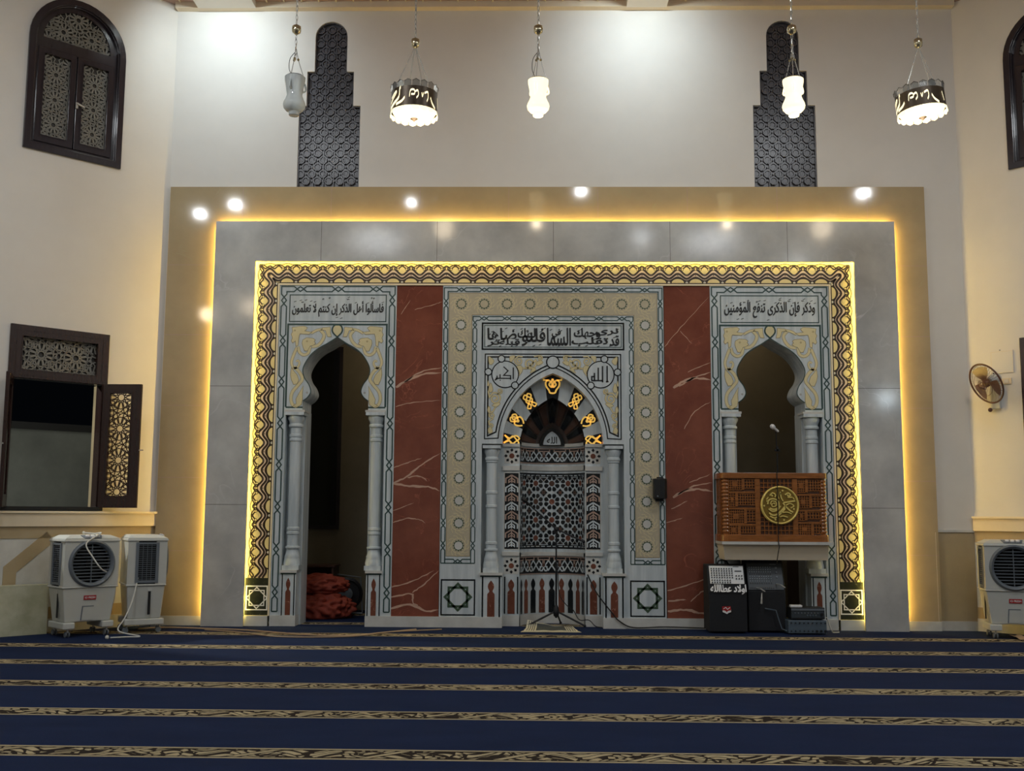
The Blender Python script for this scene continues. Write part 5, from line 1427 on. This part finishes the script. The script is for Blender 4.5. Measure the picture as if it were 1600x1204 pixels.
# power cord over the two coolers
P3 = lambda px, py, Y: (at(px, py, Y)[0], Y, at(px, py, Y)[1])
q = MB()
q.tube(spline([(-5.66, -1.12, 1.20), (-5.52, -1.14, 1.19), (-5.40, -1.25, 1.195), P3(135, 849, -1.42), P3(145, 870, -1.45), P3(158, 888, -1.42), P3(166, 893, -1.25)], 8), .0085, cordw, 8)
q.sphere((-5.66, -1.12, 1.20), .018, cordw, 8)
tag(q.build('cord'), 'white power cord lying over the top and face of the round-fan air cooler', 'cord')
q = MB()
q.tube(spline([P3(222, 850, -.62), P3(223, 858, -.70), P3(221, 880, -.85), P3(215, 905, -.98), P3(206, 940, -1.10), P3(195, 965, -1.2), P3(185, 985, -1.28), (-4.84, -1.35, .012), (-4.98, -1.42, .010), (-5.12, -1.52, .012)], 8), .0085, cordw, 8)
q.sphere((-5.15, -1.54, .018), .024, cordw, 8)
tag(q.build('cord'), 'white power cord hanging from the sideways air cooler with its plug on the carpet', 'cord')

# ------------------------------------------------------------------ wall fan, junction box, socket on the right wall
fc = Vector((at(1541, 599, -.42)[0], -.42, at(1541, 599, -.42)[1])); fn = Vector((-.886, -.271, -.436)).normalized()
fan = thing('wall_fan', fc, 'brown and white oscillating wall fan on the right wall', 'fan')
q = MB(); RF = .265
e1 = fn.orthogonal().normalized(); e2 = fn.cross(e1)
def ringpts(r, o, n=40): return [fc + fn * o + (e1 * cos(2 * PI * i / n) + e2 * sin(2 * PI * i / n)) * r for i in range(n)]
q.tube(ringpts(RF, 0), .012, fanbr, 8, True); q.build('guard_rim', fan, smooth=60)
q = MB(); q.tube(ringpts(RF * .55, .055), .003, fanbr, 5, True); q.tube(ringpts(RF * .25, .068), .004, fanbr, 5, True)
q.tube(ringpts(RF * .93, -.02), .004, plasticw, 5, True)
for k in range(48):
    a = 2 * PI * k / 48; d_ = e1 * cos(a) + e2 * sin(a)
    q.tube([fc + d_ * RF, fc + d_ * RF * .78 + fn * .040, fc + d_ * RF * .5 + fn * .058, fc + d_ * .03 + fn * .07], .0016, fanbr, 4)
    if k % 2 == 0: q.tube([fc + d_ * RF, fc + d_ * RF * .8 - fn * .05, fc + d_ * .05 - fn * .07], .0016, fanbr, 4)
q.build('guard', fan)
q = MB()
for k in range(3):
    a0 = 2 * PI * k / 3 + .3; vs = []; n = 8
    for i in range(n + 1):
        r = .04 + (RF * .86 - .04) * i / n; sp_ = 1.0 * (1 - .25 * (i / n)) * min(1, .45 + i / n)
        for j in range(5):
            a = a0 + sp_ * (j / 4 - .5) * 1.5; d_ = e1 * cos(a) + e2 * sin(a); vs.append(fc + d_ * r + fn * (.018 * (j - 2) / 2))
    q.raw(vs, [[i * 5 + j, i * 5 + j + 1, (i + 1) * 5 + j + 1, (i + 1) * 5 + j] for i in range(n) for j in range(4)], bladebr)
q.lathe([(.05, -.03), (.05, .02), (.03, .04)], fc, fanbr, 16, axis=tuple(fn)); q.build('blades', fan, smooth=50)
mt = fc - fn * .13
q = MB(); q.lathe([(.03, -.10), (.06, -.07), (.07, 0), (.065, .05), (.05, .07)], mt, plasticw, 18, axis=tuple(fn)); q.sphere(mt + Vector((0, 0, .075)), .012, dark, 8); q.build('motor', fan, smooth=50)
wp = Vector(rightw(.36, mt.z - .02, .02)); q = MB()
q.tube([mt - fn * .05, (mt + wp) / 2 + Vector((0, 0, -.03)), wp + Vector((0, 0, -.06))], .03, plasticw, 10)
q.T = rightw; q.rect(.30, .42, mt.z - .36, mt.z - .02, 0, .055, plasticw); q.build('bracket', fan, bevel=.01)
q = MB(); q.sphere(Vector(rightw(.30, mt.z - .37, .07)), .028, fanbr, 10); q.build('pull_knob', fan)
q = MB(rightw); q.rect(.31, .595, 3.285, 3.575, 0, .012, paint); q.frame(.32, .585, 3.295, 3.565, .004, .0125, moulding); q.disc(.43, 3.585, .010, .005, plasticg, 8)
tag(q.build('junction_box', bevel=.003), 'square off-white cover plate on the right wall above the fan', 'cover plate')
q = MB(rightw); q.rect(.42, .56, 3.14, 3.215, 0, .012, moulding); q.rect(.47, .52, 3.155, 3.20, .012, .018, paint); q.sphere(rightw(.43, 3.19, .02), .014, dark, 8)
tag(q.build('socket'), 'small wall socket with a dark plug behind the wall fan', 'socket')

# ------------------------------------------------------------------ hanging lamps
def chain_links(mb, a, b_, r, mat, link=.055):
    a, b_ = Vector(a), Vector(b_); L = (b_ - a).length; n = max(2, int(L / link)); ax = (b_ - a).normalized(); o = ax.orthogonal().normalized(); o2 = ax.cross(o)
    for i in range(n):
        c = a + ax * L * (i + .5) / n; s = o if i % 2 else o2; h = L / n * .62
        mb.tube([c + ax * h * cos(2 * PI * k / 8) + s * .012 * sin(2 * PI * k / 8) for k in range(8)], r, mat, 5, True)
LY = -2.2
def urn_lamp(px, ytop, ybot, lit, label):
    x, zt = at(px, ytop, LY); zb = at(px, ybot, LY)[1]; H = zt - zb
    root = thing('hanging_lamp', (x, LY, zb), label, 'lamp', 'urn-shaped hanging lamps')
    R0 = .122
    prof = [(.050, 0), (.060, .02), (.063, .10), (.095, .13), (.122, .20), (.130, .28), (.124, .34), (.105, .43), (.089, .53), (.092, .60), (.105, .78), (.117, .92), (.118, 1.0)]
    q = MB(); q.lathe([(r, z * H) for r, z in prof[:13]], (x, LY, zb), lampglow if lit else lampoff, 28)
    gl = q.build('glass_shade', root, smooth=50)
    q = MB(); q.lathe([(.118, H), (.095, H + .018), (.06, H + .03), (.03, H + .035)], (x, LY, zb), brass if lit else plasticg, 24); q.build('cap', root, smooth=50)
    for k in range(3):
        q = MB(); a = 2 * PI * k / 3 + .3; q.tube(spline([(x + .08 * cos(a), LY + .08 * sin(a), zb + .62 * H), (x + .125 * cos(a), LY + .125 * sin(a), zb + .68 * H), (x + .12 * cos(a), LY + .12 * sin(a), zb + .80 * H), (x + .108 * cos(a), LY + .108 * sin(a), zb + .86 * H)], 4), .011, lampglow if lit else lampoff, 6); q.build('ear', gl)
    zbll = at(px, 46, LY)[1]; zj = at(px, 93, LY)[1]
    q = MB(); q.lathe([(.012, -.065), (.05, -.035), (.054, 0), (.05, .035), (.012, .06)], (x, LY, zbll), brass, 18); q.build('ball', root, smooth=60)
    q = MB(); chain_links(q, (x, LY, zbll + .06), (x, LY, CEIL), .0045, chrome); q.build('chain', root); q = MB(); chain_links(q, (x, LY, zj), (x, LY, zbll - .06), .0045, chrome); q.build('chain', root)
    for k in range(3):
        a = 2 * PI * k / 3 + .3; q = MB(); p0 = Vector((x + .108 * cos(a), LY + .108 * sin(a), zb + .97 * H)); p1 = Vector((x + .03 * cos(a), LY + .03 * sin(a), zj)); p2 = Vector((x, LY, zj + .16))
        q.tube([p0, p1, p2], .0045, chrome, 5); q.sphere(p1, .016, brass, 8); q.build('hanger', root)
    q = MB(); q.tube(spline([(x, LY, zj + .1), (x - .06, LY - .02, zj), (x - .07, LY, zj - .12), (x - .03, LY, H + zb + .03)], 5), .004, cordk, 5); q.build('wire', root)
    if lit:
        l = bpy.data.lights.new('lamp_bulb', 'POINT'); l.energy = 9; l.color = WARM; l.shadow_soft_size = .06
        o = bpy.data.objects.new('lamp_bulb', l); COL.objects.link(o); o.location = (x, LY, zb - .10)
urn_lamp(461, 121, 181, False, 'unlit frosted glass urn lamp hanging leftmost, beside the left stepped window')
urn_lamp(841, 126, 182, True, 'lit white glass urn lamp hanging alone in the middle above the prayer niche')
urn_lamp(1239, 125, 182, True, 'lit white glass urn lamp hanging in front of the right stepped window')
def drum_lamp(px, ytop, ybot, tilt, phase, label):
    x, zt = at(px, ytop, LY); zb = at(px, ybot, LY)[1]
    root = thing('drum_lamp', (x, LY, zb), label, 'lamp', 'drum-shaped hanging lamps')
    R0 = .265; zb2 = zb + .10; zt2 = zt - .16
    Tt = Matrix.Translation((x, LY, (zb2 + zt2) / 2)) @ Matrix.Rotation(tilt, 4, 'Y')
    hh = (zt2 - zb2) / 2
    def cyl(a, z, r=R0): return tuple(Tt @ Vector((r * sin(a), -r * cos(a), z)))
    n = 48
    q = MB(); q.raw([cyl(2 * PI * i / n, z) for z in (-hh, hh) for i in range(n)] + [cyl(2 * PI * i / n, z, R0 - .012) for z in (-hh, hh) for i in range(n)],
          [[i, (i + 1) % n, n + (i + 1) % n, n + i] for i in range(n)] + [[2 * n + i, 3 * n + i, 3 * n + (i + 1) % n, 2 * n + (i + 1) % n] for i in range(n)] + [[n + i, n + (i + 1) % n, 3 * n + (i + 1) % n, 3 * n + i] for i in range(n)], bronze)
    band_ = q.build('band', root, smooth=40)
    q = MB(lambda a, z, d=0: cyl(a + phase, z, R0 + d))
    def cs(pts, w_=.02): q.stroke(spline(pts, 5), w_, .006, lampglow)
    cs([(-1.25, -hh * .9), (-.9, -hh * .55), (-.6, -hh * .1), (-.55, hh * .7), (-.5, hh * .9)], .035); cs([(-1.2, -hh * .4), (-.8, hh * .3), (-.75, hh * .6), (-1.1, hh * .1)], .02)
    cs([(-.75, -hh * .75), (-.45, -hh * .55), (-.3, -hh * .2)], .03); cs([(-.1, -hh * .2), (-.05, hh * .45), (.1, hh * .5), (.12, hh * .1), (-.02, hh * .05)], .022); cs([(.12, hh * .3), (.25, hh * .45), (.28, 0), (.2, -hh * .3)], .022)
    cs([(.42, hh * .3), (.45, -.1 * hh), (.5, .3 * hh)], .022); cs([(.55, .3 * hh), (.7, .45 * hh), (.72, -.1 * hh), (.66, -.5 * hh)], .024); cs([(.85, 0), (.95, -.5 * hh), (1.15, -.9 * hh)], .028); cs([(1.4, .4 * hh), (1.5, -.6 * hh)], .024); cs([(-1.6, .4 * hh), (-1.5, -.7 * hh)], .024)
    q.build('script', band_)
    q = MB()
    q.lathe([(.03, -.065), (.10, -.060), (.18, -.045), (.235, -.02), (R0 - .014, .01), (R0 - .02, .02), (.05, .02)], (0, 0, 0), lampglow, 40)
    q.v = [tuple(Tt @ (Vector(p) + Vector((0, 0, -hh)))) for p in q.v]; q.build('glass_bowl', root, smooth=50)
    q = MB(); q.lathe([(.006, -.10), (.02, -.085), (.045, -.07), (.035, -.06)], (0, 0, 0), bronze, 16); q.v = [tuple(Tt @ (Vector(p) + Vector((0, 0, -hh)))) for p in q.v]; q.build('finial', root, smooth=50)
    for sgn, zc, mt in ((1, hh, acry), (-1, -hh, lampglow)):
        q = MB()
        for k in range(18):
            a0, a1 = 2 * PI * k / 18, 2 * PI * (k + 1) / 18; am_ = (a0 + a1) / 2; h1 = .075 if sgn > 0 else .058
            vs = [cyl(a0 + .01, zc, R0 + .004), cyl(a1 - .01, zc, R0 + .004), cyl(a1 - .02, zc + sgn * h1 * .7, R0 + .008), cyl(am_, zc + sgn * h1, R0 + .008), cyl(a0 + .02, zc + sgn * h1 * .7, R0 + .008)]
            vi = [tuple(Vector(p) * .9985 + Vector((x, LY, p[2])) * .0015) for p in vs]
            q.raw(vs, [[0, 1, 2, 3, 4]], mt)
            if sgn > 0: q.tube(vs[2:], .004, bronze, 4)
        q.build('scalloped_rim', root)
    zb_, zj = at(px, 67, LY)[1], zt + .42
    q = MB(); q.lathe([(.012, -.07), (.045, -.04), (.05, 0), (.045, .04), (.012, .06)], (x, LY, zb_), brass, 18); q.build('ball', root, smooth=60)
    q = MB(); chain_links(q, (x, LY, zb_ + .06), (x, LY, CEIL), .0045, chrome); q.build('chain', root); q = MB(); q.tube([(x, LY, zj), (x, LY, zb_ - .06)], .005, chrome, 6); q.build('rod', root)
    for k in range(4):
        a = 2 * PI * k / 4 + .5; q = MB(); q.tube([cyl(a, hh, R0 - .02), (x, LY, zj)], .005, chrome, 5); q.build('hanger', root)
    l = bpy.data.lights.new('lamp_bulb', 'POINT'); l.energy = 12; l.color = WARM; l.shadow_soft_size = .15
    o = bpy.data.objects.new('lamp_bulb', l); COL.objects.link(o); o.location = (x, LY, zb - .12)
drum_lamp(648, 126, 190, 0, 0, 'lit drum lamp with dark script band, hanging left of the middle urn lamp')
drum_lamp(1437, 127, 188, math.radians(-6), -.75, 'lit drum lamp hanging slightly tilted, rightmost of the hanging lamps')

# ------------------------------------------------------------------ left edge: stone slab
q = MB(leftw); q.rect(1.40, 3.4, 0, .585, .05, .22, slabm)
tag(q.build('stone_slab', bevel=.006), 'low pale green-grey stone slab at the foot of the left wall, behind the air cooler', 'slab')

# ------------------------------------------------------------------ things in the store room behind the left doorway
YR = 2.3
x0, z1 = at(455, 572, YR); x1, z0 = at(530, 826, YR)
wr = thing('window', ((x0 + x1) / 2, YR, z0), 'tall unlit dark window on the back wall of the store room', 'window'); q = MB()
q.box(x0 - .25, x1, YR - .03, YR + .02, z0, z1 + .3, woodbl); q.build('frame', wr)
q = MB(); q.box(x0 - .2, x1 - .05, YR - .04, YR - .028, z0 + .05, z1 + .25, glass); q.build('pane', wr)
kx1, kz1 = at(521, 883, 1.5)
cb = thing('wooden_box', (kx1 - .4, 1.7, 0), 'open-fronted dark wooden box behind the orange bags', 'box')
q = MB(); q.box(kx1 - .75, kx1 + .02, 1.5, 1.95, kz1 - .025, kz1, kraft); q.box(kx1 - .03, kx1, 1.52, 1.95, 0, kz1 - .02, kraft); q.box(kx1 - .72, kx1 - .69, 1.52, 1.95, 0, kz1 - .02, kraft); q.box(kx1 - .72, kx1, 1.92, 1.95, 0, kz1 - .02, kraft); q.build('carcass', cb)
def heap(name, c, s, label, seed, cat='bag'):
    rnd = random.Random(seed); me = bmesh.new(); bmesh.ops.create_icosphere(me, subdivisions=5, radius=1)
    ph_ = [(rnd.uniform(-9, 9), rnd.uniform(-9, 9), rnd.uniform(-9, 9), rnd.uniform(0, 6), rnd.uniform(.03, .085)) for _ in range(12)]
    for v in me.verts:
        n_ = v.co.copy(); k = 1 + sum(a * abs(sin(f * n_.x + g * n_.y + h * n_.z + p)) for f, g, h, p, a in ph_) - .38
        v.co = Vector((n_.x * s[0] * k, n_.y * s[1] * k, max(-.0, n_.z * k * .62 + .38) * s[2]))
    q = MB(); q.raw([v.co + Vector(c) for v in me.verts], [[v.index for v in f.verts] for f in me.faces], orange); me.free()
    return tag(q.build(name, smooth=60), label, cat, 'orange bundles in the store room')
ox, _ = at(505, 960, 1.05)
heap('fabric_bundle', (ox - .05, 1.12, 0), (.42, .26, .34), 'lower crumpled orange fabric bundle on the store room floor', 3, 'bundle')
heap('fabric_bundle', (ox - .10, 1.20, .345), (.38, .24, .24), 'upper crumpled orange fabric bundle against the wooden box', 5, 'bundle')
wx, wz = at(541, 932, 1.75)
fl = thing('drum_fan', (wx, 1.75, 0), 'black round drum fan with pale hub standing in the store room', 'fan')
q = MB(); q.lathe([(.20, -.07), (.235, -.06), (.24, 0), (.235, .06), (.20, .07), (.19, .03), (.05, .03)], (wx, 1.75, .285), dark, 32, axis=(.18, -1, .05)); q.build('drum', fl, smooth=40)
q = MB(); q.lathe([(.10, .06), (.10, .075), (.06, .085)], (wx - .01, 1.75, .285), plasticg, 20, axis=(.18, -1, .05)); q.build('hub', fl)
q = MB(); q.tube([(wx - .26, 1.62, .02), (wx + .26, 1.60, .02)], .014, plasticg, 8); q.tube([(wx - .02, 1.61, .02), (wx - .02, 1.66, .28)], .010, plasticg, 8); q.tube([(wx + .24, 1.75, .02), (wx + .20, 1.78, .52), (wx - .15, 1.8, .56)], .010, plasticg, 8); q.build('stand', fl)

# ------------------------------------------------------------------ cords along the floor
fl3 = lambda px, py: (*onfloor(px, py, .008), .009)
q = MB(); q.tube(spline([fl3(216, 982), fl3(260, 980), fl3(330, 982), fl3(380, 984), fl3(420, 987), fl3(470, 991), fl3(520, 993), fl3(560, 992), fl3(600, 988), fl3(650, 983)], 6), .011, cordb, 6)
tag(q.build('cord'), 'beige cord winding over the carpet in front of the left doorway', 'cord')
q = MB(); q.tube(spline([fl3(320, 983.5), fl3(370, 987), fl3(430, 994), fl3(500, 995), fl3(560, 993), fl3(610, 987), fl3(690, 983)], 6), .008, cordb, 6)
tag(q.build('cord'), 'thinner beige cord lying nearest the viewer in front of the left doorway', 'cord')
q = MB(); q.tube(spline([P3(918, 897, .19), P3(926, 914, .17), P3(935, 930, -.03), P3(957, 958, -.03), P3(968, 970, -.04), P3(990, 980, -.04), P3(1040, 979, -.04), P3(1100, 981, -.05), (2.02, -.1, .02)], 6), .008, cordk, 6)
tag(q.build('cord'), 'black cord running along the white skirting right of the prayer niche', 'cord')
q = MB(); pts = []
rnd = random.Random(4); n = 14
for j in range(4):
    for i in range(n): pts.append((5.50 + .42 * i / (n - 1) , -1.0 + .10 * j + rnd.uniform(-.01, .01), .008 + rnd.uniform(0, .035) + .02 * (1 if j in (1, 2) else 0)))
q.raw(pts, [[j * n + i, j * n + i + 1, (j + 1) * n + i + 1, (j + 1) * n + i] for j in range(3) for i in range(n - 1)], paperbr)
tag(q.build('paper_scrap', smooth=60), 'crumpled brown paper on the carpet under the right air cooler', 'paper')
